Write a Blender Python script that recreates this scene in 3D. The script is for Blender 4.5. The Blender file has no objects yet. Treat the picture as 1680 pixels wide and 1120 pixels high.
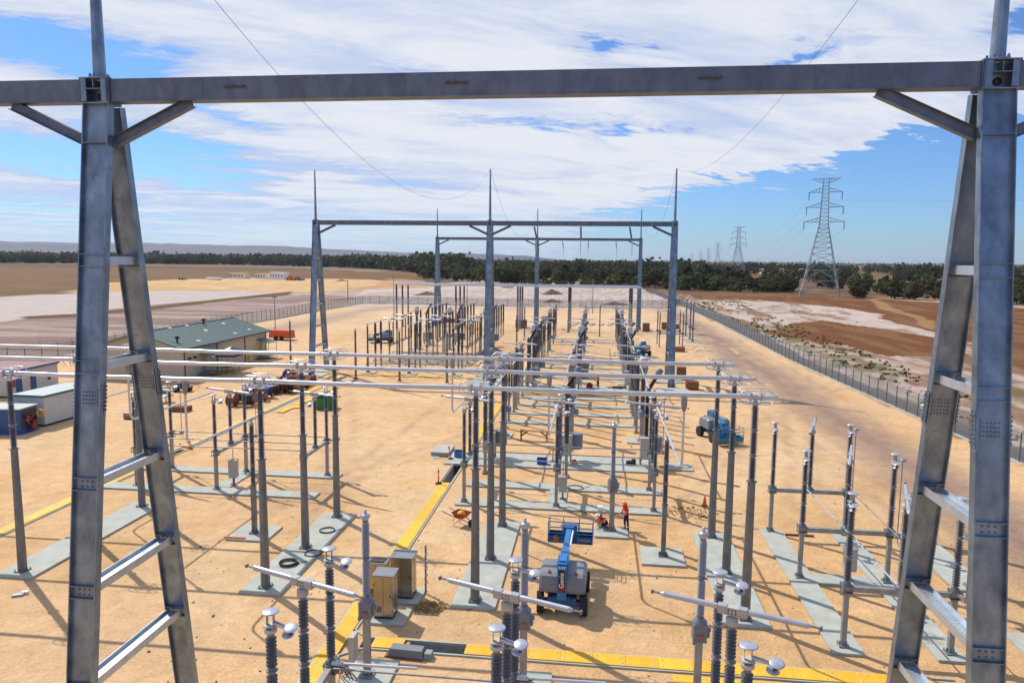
import bpy, math, random
import numpy as np
from mathutils import Vector, Matrix
random.seed(7)
R = math.radians
scene = bpy.context.scene
col = scene.collection

# ------------------------------------------------------------------ camera
CF, CP, CR, CY, CH = 1179.78, .1147, .0102, .1177, 16.0
_cy, _sy = math.cos(CY), math.sin(CY)
_fw = Vector((-_sy*math.cos(CP), _cy*math.cos(CP), -math.sin(CP)))
_r0 = Vector((_cy, _sy, 0)); _u0 = _r0.cross(_fw)
_c, _s = math.cos(CR), math.sin(CR)
_r = _c*_r0 + _s*_u0; _u = -_s*_r0 + _c*_u0
cam = bpy.data.cameras.new('camera'); camo = bpy.data.objects.new('camera', cam); col.objects.link(camo)
cam.sensor_width = 36; cam.lens = CF/1680*36; cam.clip_start = .1; cam.clip_end = 30000
m = Matrix.Identity(4)
for i in range(3):
    m[i][0], m[i][1], m[i][2] = _r[i], _u[i], -_fw[i]
m[2][3] = CH
camo.matrix_world = m
scene.camera = camo

def at(px, py, z=0.):                      # survey helper: where a sight line meets height z
    d = _fw*CF + _r*(px-840) - _u*(py-560)
    t = (z-CH)/d.z
    return (d.x*t, d.y*t)
def far(px, D):                            # plan position at bearing of px, D metres out
    d = _fw*CF + _r*(px-840) + _u*130
    k = D/math.hypot(d.x, d.y)
    return (d.x*k, d.y*k)

# ------------------------------------------------------------------ light
SUN = Vector((-7.0, 5.4, 10.0)).normalized()
el = math.asin(SUN.z); az = math.atan2(SUN.x, SUN.y)
sun = bpy.data.lights.new('sun', 'SUN'); sun.energy = 4.35; sun.angle = R(.53); sun.color = (1, .95, .87)
so = bpy.data.objects.new('sun', sun); col.objects.link(so)
so.rotation_euler = SUN.to_track_quat('Z', 'Y').to_euler()
scene.view_settings.view_transform = 'Standard'; scene.view_settings.look = 'None'
scene.view_settings.exposure = 0.04; scene.view_settings.gamma = 1

w = bpy.data.worlds.new('World'); scene.world = w; w.use_nodes = True
nt = w.node_tree; N = nt.nodes; L = nt.links; N.clear()
def wn(t, **k):
    n = N.new(t)
    for a, b in k.items(): setattr(n, a, b)
    return n
def mth(op, a, b=None, c=None, clamp=False, tree=None):
    tr = tree or nt
    n = tr.nodes.new('ShaderNodeMath'); n.operation = op; n.use_clamp = clamp
    for i, v in enumerate((a, b, c)):
        if v is None: continue
        if isinstance(v, (int, float)): n.inputs[i].default_value = v
        else: tr.links.new(v, n.inputs[i])
    return n.outputs[0]
sky = wn('ShaderNodeTexSky', sky_type='NISHITA', sun_disc=False, sun_elevation=el, sun_rotation=az)
sky.air_density = 1.0; sky.dust_density = .35; sky.ozone_density = 2.2; sky.altitude = 0
tc = wn('ShaderNodeTexCoord'); sep = wn('ShaderNodeSeparateXYZ'); L.new(tc.outputs['Generated'], sep.inputs[0])
X, Y, Z = sep.outputs
zc = mth('MAXIMUM', Z, .012)
zz = mth('ADD', zc, .09)
cu = mth('DIVIDE', X, zz); cv = mth('DIVIDE', Y, zz)
def cloudnoise(su, sv, rot, scale, detail, rough, dist, off):
    ca, sa = math.cos(rot), math.sin(rot)
    a = mth('ADD', mth('MULTIPLY', cu, ca*su), mth('MULTIPLY', cv, sa*su))
    b = mth('ADD', mth('MULTIPLY', cu, -sa*sv), mth('MULTIPLY', cv, ca*sv))
    cb = wn('ShaderNodeCombineXYZ'); L.new(a, cb.inputs[0]); L.new(b, cb.inputs[1]); cb.inputs[2].default_value = off
    n = wn('ShaderNodeTexNoise'); n.inputs['Scale'].default_value = scale; n.inputs['Detail'].default_value = detail
    n.inputs['Roughness'].default_value = rough; n.inputs['Distortion'].default_value = dist
    L.new(cb.outputs[0], n.inputs['Vector']); return n.outputs['Fac']
n1 = cloudnoise(.45, 1.0, R(12), .55, 4, .5, .35, 3.1)
n2 = cloudnoise(.7, 1.5, R(28), 1.9, 12, .60, .7, 7.7)
n3 = cloudnoise(1, 2.0, R(24), 9.0, 9, .68, .5, 1.3)
AZ = mth('ARCTAN2', X, Y)                                   # bearing, 0 = along the yard, + to the right
EL0 = mth('ARCSINE', Z)
AZ0 = AZ
AZ = mth('ADD', AZ0, mth('MULTIPLY', mth('SUBTRACT', n2, .5), R(20)))
EL = mth('ADD', EL0, mth('ADD', mth('MULTIPLY', mth('SUBTRACT', n2, .5), R(-4.5)), mth('MULTIPLY', mth('SUBTRACT', n3, .5), R(2.6))))
def sst(x, a, b):
    n = wn('ShaderNodeMapRange', interpolation_type='SMOOTHSTEP'); L.new(x, n.inputs[0])
    n.inputs[1].default_value = a; n.inputs[2].default_value = b; return n.outputs[0]
def blob(a0, e0, ra, re, t=0.0):                            # soft patch around a bearing / height
    da = mth('SUBTRACT', AZ, R(a0)); de = mth('SUBTRACT', mth('SUBTRACT', EL, R(e0)), mth('MULTIPLY', da, t))
    q = mth('ADD', mth('POWER', mth('ABSOLUTE', mth('DIVIDE', da, R(ra))), 2), mth('POWER', mth('ABSOLUTE', mth('DIVIDE', de, R(re))), 2))
    return mth('EXPONENT', mth('MULTIPLY', q, -1))
# clear wedge on the right: below a line that climbs to the right
line = mth('SUBTRACT', EL, mth('ADD', R(3.5), mth('MULTIPLY', mth('SUBTRACT', AZ, R(.8)), .244)))
wedge = mth('MULTIPLY', sst(mth('MULTIPLY', line, -1), R(-.5), R(.9)), sst(AZ, R(-4), R(3)))
holes = [(-40.5, 13.3, 5.5, 1.2, .12, .95), (-36.3, 12.3, 2.6, .8, 0, .6), (-40, 6.4, 6, 1.3, -.12, .75), (-32, 7.5, 4.6, 1.2, -.15, .95), (-30, 5.2, 5, .6, -.12, .45), (-40, 3.2, 7, .7, 0, .35),
         (-28.5, 10, 3.4, .5, -.25, .4), (0, 15.7, 2.2, .6, -.1, .5), (-5, 10.2, 6, .35, 0, .4), (2.5, 9.5, 1.8, .5, .1, .55), (26.7, 15.3, 2.4, .9, .2, .6), (13, 14, 4, .7, .3, .4), (-14, 13.6, 5, .5, -.1, .25), (-20, 6.5, 7, .5, -.1, .25)]
acc = mth('ADD', mth('MULTIPLY', wedge, 1.15), mth('MULTIPLY', sst(mth('ABSOLUTE', AZ0), R(55), R(85)), .2))
for h in holes:
    acc = mth('ADD', acc, mth('MULTIPLY', blob(*h[:5]), h[5]))
dens = mth('ADD', mth('MULTIPLY', n1, .62), mth('ADD', mth('MULTIPLY', n2, .88), mth('MULTIPLY', n3, .20)))
dens = mth('SUBTRACT', mth('ADD', dens, .19), acc)
cov = sst(dens, .62, .90)
thick = sst(dens, .80, 1.22)
cov = mth('MULTIPLY', cov, .96)
hz = sst(EL0, R(-.2), R(5.5))                                # thinner low down
cov = mth('MULTIPLY', cov, mth('ADD', mth('MULTIPLY', hz, .5), .5))
ccol = wn('ShaderNodeMix', data_type='RGBA'); L.new(thick, ccol.inputs[0])
ccol.inputs[6].default_value = (.60, .70, .93, 1); ccol.inputs[7].default_value = (.97, .98, 1.0, 1)
cs = wn('ShaderNodeMix', data_type='RGBA', blend_type='MULTIPLY'); cs.inputs[0].default_value = 1
L.new(ccol.outputs[2], cs.inputs[6]); cs.inputs[7].default_value = (7.1, 7.2, 7.5, 1)
tint = wn('ShaderNodeMix', data_type='RGBA', blend_type='MULTIPLY'); tint.inputs[0].default_value = 1
L.new(sky.outputs[0], tint.inputs[6]); tint.inputs[7].default_value = (.50, .75, 1.14, 1)
mx = wn('ShaderNodeMix', data_type='RGBA'); L.new(cov, mx.inputs[0]); L.new(tint.outputs[2], mx.inputs[6]); L.new(cs.outputs[2], mx.inputs[7])
bg = wn('ShaderNodeBackground'); bg.inputs['Strength'].default_value = .118; L.new(mx.outputs[2], bg.inputs['Color'])
wo = wn('ShaderNodeOutputWorld'); L.new(bg.outputs[0], wo.inputs['Surface'])

# ------------------------------------------------------------------ materials
def mat(name, c, rough=.6, metal=0., var=.12, scale=4., c2=None, bump=0., spec=.5, objvar=0., detail=6, stretch=None):
    M = bpy.data.materials.new(name); M.use_nodes = True
    t = M.node_tree; b = t.nodes['Principled BSDF']
    b.inputs['Roughness'].default_value = rough; b.inputs['Metallic'].default_value = metal
    b.inputs['Specular IOR Level'].default_value = spec
    tc = t.nodes.new('ShaderNodeTexCoord'); n = t.nodes.new('ShaderNodeTexNoise')
    n.inputs['Scale'].default_value = scale; n.inputs['Detail'].default_value = detail; n.inputs['Roughness'].default_value = .6
    src = tc.outputs['Object']
    if stretch:
        mp = t.nodes.new('ShaderNodeMapping'); mp.inputs['Scale'].default_value = stretch
        t.links.new(src, mp.inputs[0]); src = mp.outputs[0]
    t.links.new(src, n.inputs['Vector'])
    mr = t.nodes.new('ShaderNodeMapRange'); mr.inputs[1].default_value = .3; mr.inputs[2].default_value = .7
    t.links.new(n.outputs['Fac'], mr.inputs[0])
    mix = t.nodes.new('ShaderNodeMix'); mix.data_type = 'RGBA'
    if c2 is None:
        a = [v*(1-var) for v in c]; d = [min(1, v*(1+var)) for v in c]
    else: a, d = c, c2
    mix.inputs[6].default_value = (*a, 1); mix.inputs[7].default_value = (*d, 1)
    t.links.new(mr.outputs[0], mix.inputs[0]); out = mix.outputs[2]
    if objvar:
        oi = t.nodes.new('ShaderNodeObjectInfo'); hs = t.nodes.new('ShaderNodeHueSaturation')
        r1 = t.nodes.new('ShaderNodeMapRange'); r1.inputs[3].default_value = 1-objvar; r1.inputs[4].default_value = 1+objvar
        t.links.new(oi.outputs['Random'], r1.inputs[0]); t.links.new(r1.outputs[0], hs.inputs['Value'])
        r2 = t.nodes.new('ShaderNodeMapRange'); r2.inputs[3].default_value = .5-objvar*.07; r2.inputs[4].default_value = .5+objvar*.05
        t.links.new(oi.outputs['Random'], r2.inputs[0]); t.links.new(r2.outputs[0], hs.inputs['Hue'])
        t.links.new(out, hs.inputs['Color']); out = hs.outputs[0]
    t.links.new(out, b.inputs['Base Color'])
    if bump:
        bp = t.nodes.new('ShaderNodeBump'); bp.inputs['Strength'].default_value = bump; bp.inputs['Distance'].default_value = .02
        t.links.new(n.outputs['Fac'], bp.inputs['Height']); t.links.new(bp.outputs[0], b.inputs['Normal'])
    return M
def galv(name, c, c2, dark, rough=.42, metal=.55):
    """hot dip galvanised steel: cloudy spangle, dull patches and runs"""
    M = mat(name, c, rough, metal, c2=c2, scale=2.2, detail=8, spec=.5, stretch=(1, 1, .6))
    t = M.node_tree; b = t.nodes['Principled BSDF']
    src = b.inputs['Base Color'].links[0].from_socket
    tc = t.nodes.new('ShaderNodeTexCoord')
    n = t.nodes.new('ShaderNodeTexNoise'); n.inputs['Scale'].default_value = .9; n.inputs['Detail'].default_value = 10
    n.inputs['Roughness'].default_value = .7; n.inputs['Distortion'].default_value = 1.4
    t.links.new(tc.outputs['Object'], n.inputs['Vector'])
    mr = t.nodes.new('ShaderNodeMapRange'); mr.inputs[1].default_value = .56; mr.inputs[2].default_value = .68
    t.links.new(n.outputs['Fac'], mr.inputs[0])
    mx = t.nodes.new('ShaderNodeMix'); mx.data_type = 'RGBA'; mx.inputs[7].default_value = (*dark, 1)
    k = t.nodes.new('ShaderNodeMath'); k.operation = 'MULTIPLY'; k.inputs[1].default_value = .38
    t.links.new(mr.outputs[0], k.inputs[0]); t.links.new(k.outputs[0], mx.inputs[0]); t.links.new(src, mx.inputs[6])
    t.links.new(mx.outputs[2], b.inputs['Base Color'])
    v = t.nodes.new('ShaderNodeMapRange'); v.inputs[3].default_value = rough-.1; v.inputs[4].default_value = rough+.22
    t.links.new(n.outputs['Fac'], v.inputs[0]); t.links.new(v.outputs[0], b.inputs['Roughness'])
    return M
def dirty(M, a, b_, k_):
    """sand blown and trodden over a flat surface"""
    t = M.node_tree; b = t.nodes['Principled BSDF']; src = b.inputs['Base Color'].links[0].from_socket
    g_ = t.nodes.new('ShaderNodeNewGeometry'); n = t.nodes.new('ShaderNodeTexNoise'); n.inputs['Scale'].default_value = .9; n.inputs['Detail'].default_value = 12; n.inputs['Roughness'].default_value = .72
    t.links.new(g_.outputs['Position'], n.inputs['Vector'])
    mr = t.nodes.new('ShaderNodeMapRange'); mr.inputs[1].default_value = a; mr.inputs[2].default_value = b_; mr.inputs[4].default_value = k_
    t.links.new(n.outputs['Fac'], mr.inputs[0]); mx = t.nodes.new('ShaderNodeMix'); mx.data_type = 'RGBA'; mx.inputs[7].default_value = (.50, .33, .18, 1)
    t.links.new(mr.outputs[0], mx.inputs[0]); t.links.new(src, mx.inputs[6]); t.links.new(mx.outputs[2], b.inputs['Base Color']); return M
def leafy(M):
    t = M.node_tree; b = t.nodes['Principled BSDF']; src = b.inputs['Base Color'].links[0].from_socket
    tr_ = t.nodes.new('ShaderNodeBsdfTranslucent'); t.links.new(src, tr_.inputs[0]); ms = t.nodes.new('ShaderNodeMixShader'); ms.inputs[0].default_value = .42
    t.links.new(b.outputs[0], ms.inputs[1]); t.links.new(tr_.outputs[0], ms.inputs[2]); t.links.new(ms.outputs[0], t.nodes['Material Output'].inputs[0]); return M
M = dict(
 galv=galv('galvanised_steel', (.135, .172, .222), (.30, .37, .445), (.075, .09, .115), .34, .75),
 galvb=galv('sunlit_galvanised_steel', (.46, .51, .57), (.60, .65, .70), (.34, .38, .42), .34, .7),  # same steel made brighter: sunlight on the rungs put into the colour
 galvd=galv('dull_steel', (.095, .115, .155), (.17, .195, .25), (.06, .07, .085), .42, .55),
 post=galv('post_steel', (.22, .23, .235), (.36, .37, .37), (.14, .145, .15), .42, .45),
 postd=galv('column_steel', (.12, .135, .15), (.22, .235, .25), (.07, .075, .085), .40, .5),
 alu=mat('aluminium_tube', (.58, .60, .65), .33, .5, .10, 3),
 aluw=mat('white_aluminium', (.46, .48, .53), .34, .55, .08, 3),
 ins=mat('brown_grey_porcelain', (.085, .083, .095), .3, 0, .2, 6),
 insf=mat('dark_porcelain', (.05, .048, .058), .3, 0, .2, 6),
 insl=mat('light_grey_polymer', (.32, .32, .335), .42, 0, .1, 6),
 insb=mat('black_porcelain', (.022, .018, .02), .2, 0, .2, 6),
 conc=dirty(mat('concrete', (.33, .345, .30), .85, 0, c2=(.45, .46, .40), scale=1.3, bump=.2, detail=10), .54, .70, .8),
 concd=mat('dark_concrete', (.27, .27, .26), .9, 0, .2, 2),
 yel=dirty(mat('yellow_cover_plate', (.70, .38, .008), .65, 0, c2=(.82, .47, .02), scale=1.2, detail=9, objvar=.08), .52, .75, .5),
 dot=mat('socket_grey', (.45, .42, .36), .6, 0, .1, 8),
 cab=mat('stainless_cabinet', (.38, .325, .25), .28, .8, .05, 1.5, stretch=(4, 4, .4)),
 cabtop=mat('cabinet_lid', (.21, .22, .25), .5, .3, .08, 3),
 box=mat('cabinet_paint', (.42, .41, .37), .5, 0, .08, 3),
 blue=mat('blue_paint', (.015, .17, .42), .35, 0, .12, 3),
 blued=mat('dark_blue_paint', (.01, .08, .22), .4, 0, .15, 3),
 cyan=mat('faded_blue_paint', (.018, .17, .29), .45, 0, .15, 3),
 hood=mat('grey_hood_plastic', (.185, .20, .225), .45, 0, .08, 2),
 rub=mat('tyre_rubber', (.025, .025, .027), .8, 0, .3, 9, bump=.3),
 black=mat('black_rubber', (.018, .018, .018), .7, 0, .3, 9),
 red=mat('red_paint', (.30, .012, .015), .45, 0, .15, 4),
 ora=mat('orange_plastic', (.85, .09, .015), .5, 0, .1, 6),
 orap=mat('orange_paint', (.62, .09, .015), .5, 0, .12, 2),
 white=mat('white_paint', (.78, .78, .76), .5, 0, .05, 2),
 jack=mat('red_orange_cloth', (.72, .05, .015), .85, 0, .15, 9),
 navy=mat('navy_cloth', (.018, .02, .04), .9, 0, .25, 9),
 skin=mat('skin', (.42, .22, .15), .6, 0, .08, 8),
 reflect=mat('reflective_tape', (.65, .66, .62), .35, .2, .05, 8),
 wood=mat('raw_timber', (.33, .15, .06), .8, 0, .25, 5, stretch=(1, 8, 8)),
 woodr=mat('reddish_timber', (.20, .065, .025), .8, 0, .25, 5),
 card=mat('brown_crate_board', (.24, .10, .04), .85, 0, .2, 5),
 green=mat('green_bin_paint', (.015, .17, .03), .5, 0, .2, 4),
 cream=mat('cream_wall_sheet', (.56, .47, .33), .7, 0, .05, 1),
 roofg=mat('green_roof_sheet', (.15, .20, .18), .5, .1, .06, 1.5),
 roofm=mat('maroon_roof_sheet', (.16, .045, .035), .6, 0, .15, 2),
 shed=mat('shed_wall_sheet', (.60, .57, .53), .6, 0, .06, 2),
 shedr=mat('shed_roof_sheet', (.36, .39, .37), .5, .1, .08, 2),
 teal=mat('teal_trim', (.01, .13, .12), .5, 0, .1, 3),
 dark=mat('dark_trim_and_shade', (.03, .032, .036), .5, 0, .2, 3),
 glass=mat('window_glass', (.03, .04, .05), .1, 0, .1, 3),
 cloth=mat('navy_canopy', (.02, .022, .06), .8, 0, .2, 3),
 drum=mat('cable_drum_timber', (.24, .085, .035), .8, 0, .3, 5, objvar=.25),
 drumb=mat('cable_black', (.02, .02, .025), .5, 0, .3, 8),
 bluep=mat('bright_blue_plastic', (.01, .06, .35), .5, 0, .1, 4),
 wire=mat('wire_strand', (.09, .09, .10), .5, .3, .1, 3),
 pyl=mat('pylon_steel', (.36, .42, .46), .55, .3, .1, .4),
 fpost=mat('fence_post_steel', (.11, .12, .135), .55, .3, .12, 4),
 soil=mat('dark_soil', (.12, .085, .065), .95, 0, .3, .6, bump=.4, detail=10),
 heap=mat('dug_sand', (.34, .19, .075), .95, 0, .3, 5, bump=.4),
 strawm=leafy(mat('dry_straw', (.20, .11, .045), .9, 0, c2=(.34, .21, .10), scale=.3)),
 bark=mat('bark', (.10, .085, .07), .9, 0, .3, 3),
 leafA=leafy(mat('leaf_olive', (.062, .074, .018), .7, 0, c2=(.15, .15, .048), scale=.6, objvar=.35, spec=.25)),
 leafB=leafy(mat('leaf_dark', (.028, .036, .014), .7, 0, c2=(.060, .066, .026), scale=.6, objvar=.35, spec=.25)),
 leafC=leafy(mat('leaf_bronze', (.075, .062, .022), .7, 0, c2=(.16, .12, .05), scale=.6, objvar=.3, spec=.25)),
)

# ------------------------------------------------------------------ mesh builder
class MB:
    def __init__(s): s.v = []; s.f = []; s.mi = []; s.sm = []
    def add(s, vs, fs, mi=0, smooth=False):
        o = len(s.v); s.v += [tuple(v) for v in vs]
        s.f += [tuple(i+o for i in f) for f in fs]; s.mi += [mi]*len(fs); s.sm += [smooth]*len(fs); return s
    def box(s, c, d, mi=0, M=None, taper=1.):
        x, y, z = d[0]/2, d[1]/2, d[2]/2
        vs = [Vector((a*x*(taper if k > 0 else 1), b*y*(taper if k > 0 else 1), k*z)) for k in (-1, 1) for a, b in ((-1, -1), (1, -1), (1, 1), (-1, 1))]
        if M is not None: vs = [M @ v for v in vs]
        c = Vector(c)
        return s.add([v+c for v in vs], [(3, 2, 1, 0), (4, 5, 6, 7), (0, 1, 5, 4), (1, 2, 6, 5), (2, 3, 7, 6), (3, 0, 4, 7)], mi)
    def bar(s, p0, p1, wx, wy, mi=0, up=(0, 0, 1)):          # rectangular bar; wx across, wy along 'up'
        p0, p1 = Vector(p0), Vector(p1); d = (p1-p0); l = d.length; d.normalize()
        u = Vector(up)
        if abs(d.dot(u)) > .98: u = Vector((0, 1, 0))
        x = d.cross(u).normalized(); y = x.cross(d)
        Mt = Matrix((x, y, d)).transposed()
        return s.box((p0+p1)/2, (wx, wy, l), mi, Mt)
    def tube(s, p0, p1, r0, r1=None, n=10, mi=0, caps=True, smooth=True, ph=0.):
        r1 = r0 if r1 is None else r1
        p0, p1 = Vector(p0), Vector(p1); d = (p1-p0).normalized()
        x = d.orthogonal().normalized(); y = d.cross(x)
        vs = []
        for p, r in ((p0, r0), (p1, r1)):
            for i in range(n):
                a = 2*math.pi*(i+ph)/n; vs.append(p+(x*math.cos(a)+y*math.sin(a))*r)
        fs = [(i, (i+1) % n, n+(i+1) % n, n+i) for i in range(n)]
        s.add(vs, fs, mi, smooth)
        if caps: s.add(vs[:n], [tuple(range(n))[::-1]], mi); s.add(vs[n:], [tuple(range(n))], mi)
        return s
    def path(s, pts, r, n=8, mi=0, closed=False):
        pts = [Vector(p) for p in pts]; k = len(pts); rings = []
        prev = None
        for i, p in enumerate(pts):
            a = pts[(i-1) % k] if (closed or i > 0) else pts[i]
            b = pts[(i+1) % k] if (closed or i < k-1) else pts[i]
            d = (b-a).normalized()
            if prev is None: x = d.orthogonal().normalized()
            else: x = (prev-d*prev.dot(d)).normalized()
            prev = x; y = d.cross(x)
            rings.append([p+(x*math.cos(2*math.pi*j/n)+y*math.sin(2*math.pi*j/n))*r for j in range(n)])
        vs = [v for ring in rings for v in ring]
        m_ = k if closed else k-1
        fs = [(i*n+j, i*n+(j+1) % n, ((i+1) % k)*n+(j+1) % n, ((i+1) % k)*n+j) for i in range(m_) for j in range(n)]
        return s.add(vs, fs, mi, True)
    def lathe(s, prof, n=16, c=(0, 0, 0), mi=0, M=None, smooth=True):
        c = Vector(c); vs = []
        for r, z in prof:
            for i in range(n):
                a = 2*math.pi*i/n; v = Vector((r*math.cos(a), r*math.sin(a), z))
                vs.append((M @ v if M is not None else v)+c)
        fs = [(j*n+i, j*n+(i+1) % n, (j+1)*n+(i+1) % n, (j+1)*n+i) for j in range(len(prof)-1) for i in range(n)]
        s.add(vs, fs, mi, smooth); k = len(prof)
        if prof[0][0] > 1e-4: s.add(vs[:n], [tuple(range(n))[::-1]], mi)
        if prof[-1][0] > 1e-4: s.add(vs[-n:], [tuple(range(n))], mi)
        return s
    def prism(s, poly, z0, z1, mi=0):
        n = len(poly)
        vs = [(x, y, z0) for x, y in poly]+[(x, y, z1) for x, y in poly]
        return s.add(vs, [tuple(range(n))[::-1], tuple(range(n, 2*n))]+[(i, (i+1) % n, n+(i+1) % n, n+i) for i in range(n)], mi)
    def build(s, name, mats, parent=None):
        me = bpy.data.meshes.new(name); me.from_pydata(s.v, [], s.f)
        if not isinstance(mats, (list, tuple)): mats = [mats]
        for q in mats: me.materials.append(q)
        me.polygons.foreach_set('material_index', s.mi); me.polygons.foreach_set('use_smooth', s.sm)
        me.update()
        return link(name, me, parent)
def link(name, me, parent=None):
    o = bpy.data.objects.new(name, me); col.objects.link(o)
    if parent is not None: o.parent = parent
    return o
def tag(o, label=None, cat=None, group=None, kind=None):
    if label: o['label'] = label
    if cat: o['category'] = cat
    if group: o['group'] = group
    if kind: o['kind'] = kind
    return o
def root(name, loc=(0, 0, 0), rz=0., label=None, cat=None, group=None):
    o = bpy.data.objects.new(name, None); col.objects.link(o); o.empty_display_size = .2
    o.location = loc; o.rotation_euler = (0, 0, rz); return tag(o, label, cat, group)
CH_ = {}
def kids(o):
    return [c for c in bpy.data.objects if c.parent == o]
_kc = {}
def copy_tree(o, parent=None, top=True):
    if o not in _kc: _kc[o] = list(o.children)
    c = o.copy(); col.objects.link(c); c.parent = parent
    for ch in _kc[o]: copy_tree(ch, c, False)
    return c
class Proto:
    """first placement moves the prototype itself, later ones copy it with its parts"""
    def __init__(s, fn): s.fn = fn; s.r = None
    def put(s, loc, rz, label, group=None, sc=1.):
        if s.r is None: s.r = s.fn(); o = s.r; s.first = o
        else: o = copy_tree(s.r)
        o.location = loc; o.rotation_euler = (0, 0, rz); o.scale = (sc, sc, sc)
        o['label'] = label
        if group: o['group'] = group
        return o
ORD = ['nearest', 'second', 'third', 'fourth', 'fifth', 'sixth', 'seventh', 'eighth', 'ninth', 'tenth']

# ------------------------------------------------------------------ ground
def vnoise(x, y, seed):
    xi = np.floor(x).astype(np.int64); yi = np.floor(y).astype(np.int64); fx = x-xi; fy = y-yi
    fx = fx*fx*(3-2*fx); fy = fy*fy*(3-2*fy)
    def h(a, b):
        n = (a*374761393 + b*668265263 + seed*1442695041) & 0xffffffff
        n = ((n ^ (n >> 13))*1274126177) & 0xffffffff
        return ((n ^ (n >> 16)) & 0xffff)/65535.
    return (h(xi, yi)*(1-fx)+h(xi+1, yi)*fx)*(1-fy)+(h(xi, yi+1)*(1-fx)+h(xi+1, yi+1)*fx)*fy
def fbm(x, y, seed, o=5):
    s = 0; a = .5; t = 0
    for i in range(o):
        s = s+a*vnoise(x*2**i, y*2**i, seed+i); t += a; a *= .55
    return s/t
HOLES = [(-7.45, -4.75, 27.13, 27.83), (-10.8, -10.15, 48.9, 54.2), (-9.45, -9.0, 27.13, 27.83), (-34.1, -33.5, 52.2, 54.6)]
xs = list(np.arange(-160, 160.1, .75)); k = 160.75
while k < 9000: xs += [k, -k]; k *= 1.03
ys = [-4000, -900, -250, -60, -30, 0, 8, 14]; k = 18.
while k < 9000: ys.append(k); k *= 1.0105 if k < 900 else 1.03
for h in HOLES: xs += [h[0], h[1]]; ys += [h[2], h[3]]
def ded(a, keep):
    a = sorted(a); o = []
    for v in a:
        if o and v-o[-1] < .06:
            if v in keep: o[-1] = v
            continue
        o.append(v)
    return np.array(o)
xs = ded(xs, {h[i] for h in HOLES for i in (0, 1)}); ys = ded(ys, {h[i] for h in HOLES for i in (2, 3)})
GX, GY = np.meshgrid(xs, ys); nx, ny = len(xs), len(ys)
def inpoly(x, y, poly):
    ins = np.zeros(x.shape, bool); n = len(poly)
    for i in range(n):
        x0, y0 = poly[i]; x1, y1 = poly[i-1]
        if y0 == y1: continue
        c = ((y0 > y) != (y1 > y)) & (x < (x1-x0)*(y-y0)/(y1-y0)+x0); ins ^= c
    return ins
# dirt types are laid out in plan, their outlines surveyed as sight lines onto the ground
def pl(pts): return [at(a, b) for a, b in pts]
wa = np.clip(GY, 20, 900)
wx = GX+(fbm(GX*.09, GY*.03, 11)-.5)*.045*wa; wy = GY+(fbm(GX*.05, GY*.02, 31)-.5)*.10*wa
f1 = fbm(GX*.35, GY*.35, 1); f2 = fbm(GX*.06, GY*.05, 2); f3 = fbm(GX*.02, GY*.02, 3, 6); f4 = fbm(GX*1.1, GY*.12, 4)
def C3(r, g, b): return np.array([r, g, b])
sand = C3(.64, .41, .215); sandl = C3(.66, .455, .26); pink = C3(.46, .34, .25); whit = C3(.50, .41, .35); rust = C3(.150, .054, .017)
tan = C3(.150, .084, .038); mauve = C3(.235, .150, .118); yell = C3(.50, .31, .13); scrub = C3(.13, .13, .045); tar = C3(.085, .085, .09); berm = C3(.15, .08, .04)
colr = np.empty(GX.shape+(3,)); colr[:] = sand
def put(mask, c, k=1.): 
    q = (mask*k)[..., None]; colr[:] = colr*(1-q)+c*q
def sm(x, a, b): 
    t = np.clip((x-a)/(b-a), 0, 1); return t*t*(3-2*t)
put(sm(f2, .45, .75), sandl, .8); put(sm(f1, .5, .8), C3(.58, .33, .13), .5); put(sm(fbm(GX*.12, GY*.10, 140), .52, .66), C3(.57, .33, .14), .55)
put(sm(GY, 60, 150)*sm(f2, .2, .7), C3(.62, .45, .29), .6)
inside = inpoly(GX, GY, [(34.6, -200), (35.2, 45), (34, 60), (32.2, 93), (30.6, 190), (28.8, 262), (20, 246), (-36, 240), (-82, 244), (-80, 120), (-82, 100), (-90, 80), (-90, -200)])
out = ~inside
# perimeter tracks inside the fence
tr = np.exp(-((GX-(25.0-.01*GY)-(f2-.5)*5)/4.2)**2)*sm(GY, 15, 40)
put(tr*sm(f4, .1, .45), C3(.29, .195, .145), 1.)
tr2 = np.exp(-((GX+70+(f2-.5)*6-(GY-150)*.02)/5)**2)*sm(GY, 105, 130)*inside
put(tr2, C3(.34, .25, .19), .75)
tr3 = np.exp(-((GY-228+(f2-.5)*8)/9)**2)*inside
put(tr3, C3(.46, .33, .23), .6)
for (cx, cy, rr, q) in ((-8.0, 29.0, 1.6, .5), (-7.5, 31.2, .9, .8), (6.5, 45, 2.5, .35), (-3, 36, 3, .2), (18, 36, 5, .25), (14, 47, 4, .3), (-26, 34, 6, .2)):
    put(np.exp(-(((GX-cx)**2+(GY-cy)**2)/rr**2))*sm(f1, .2, .6), C3(.47, .28, .09), q)
# wheel ruts
for (x0, y0, ang, wd) in ((-21, 46, .45, .3), (-19.2, 46, .45, .3), (-24, 60, -.3, .35), (-22.1, 60, -.3, .35), (-17, 78, .1, .4), (-15, 78, .1, .4), (9, 58, .5, .3), (10.9, 58, .5, .3), (29, 70, 0, .35), (14, 50, .25, .35), (16, 50, .25, .35), (17, 72, -.12, .4), (19.2, 72, -.12, .4), (22.5, 60, .02, .4), (24.7, 60, .02, .4), (27, 70, .0, .4)):
    dd = np.abs((GX-x0)-np.tan(ang)*(GY-y0)-(f3-.5)*6)
    put(np.exp(-(dd/wd)**2)*sm(GY, 35, 45)*(1-sm(GY, 150, 200))*inside*(.4+.6*(f4 > .45)), C3(.40, .26, .16), .55)
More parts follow.
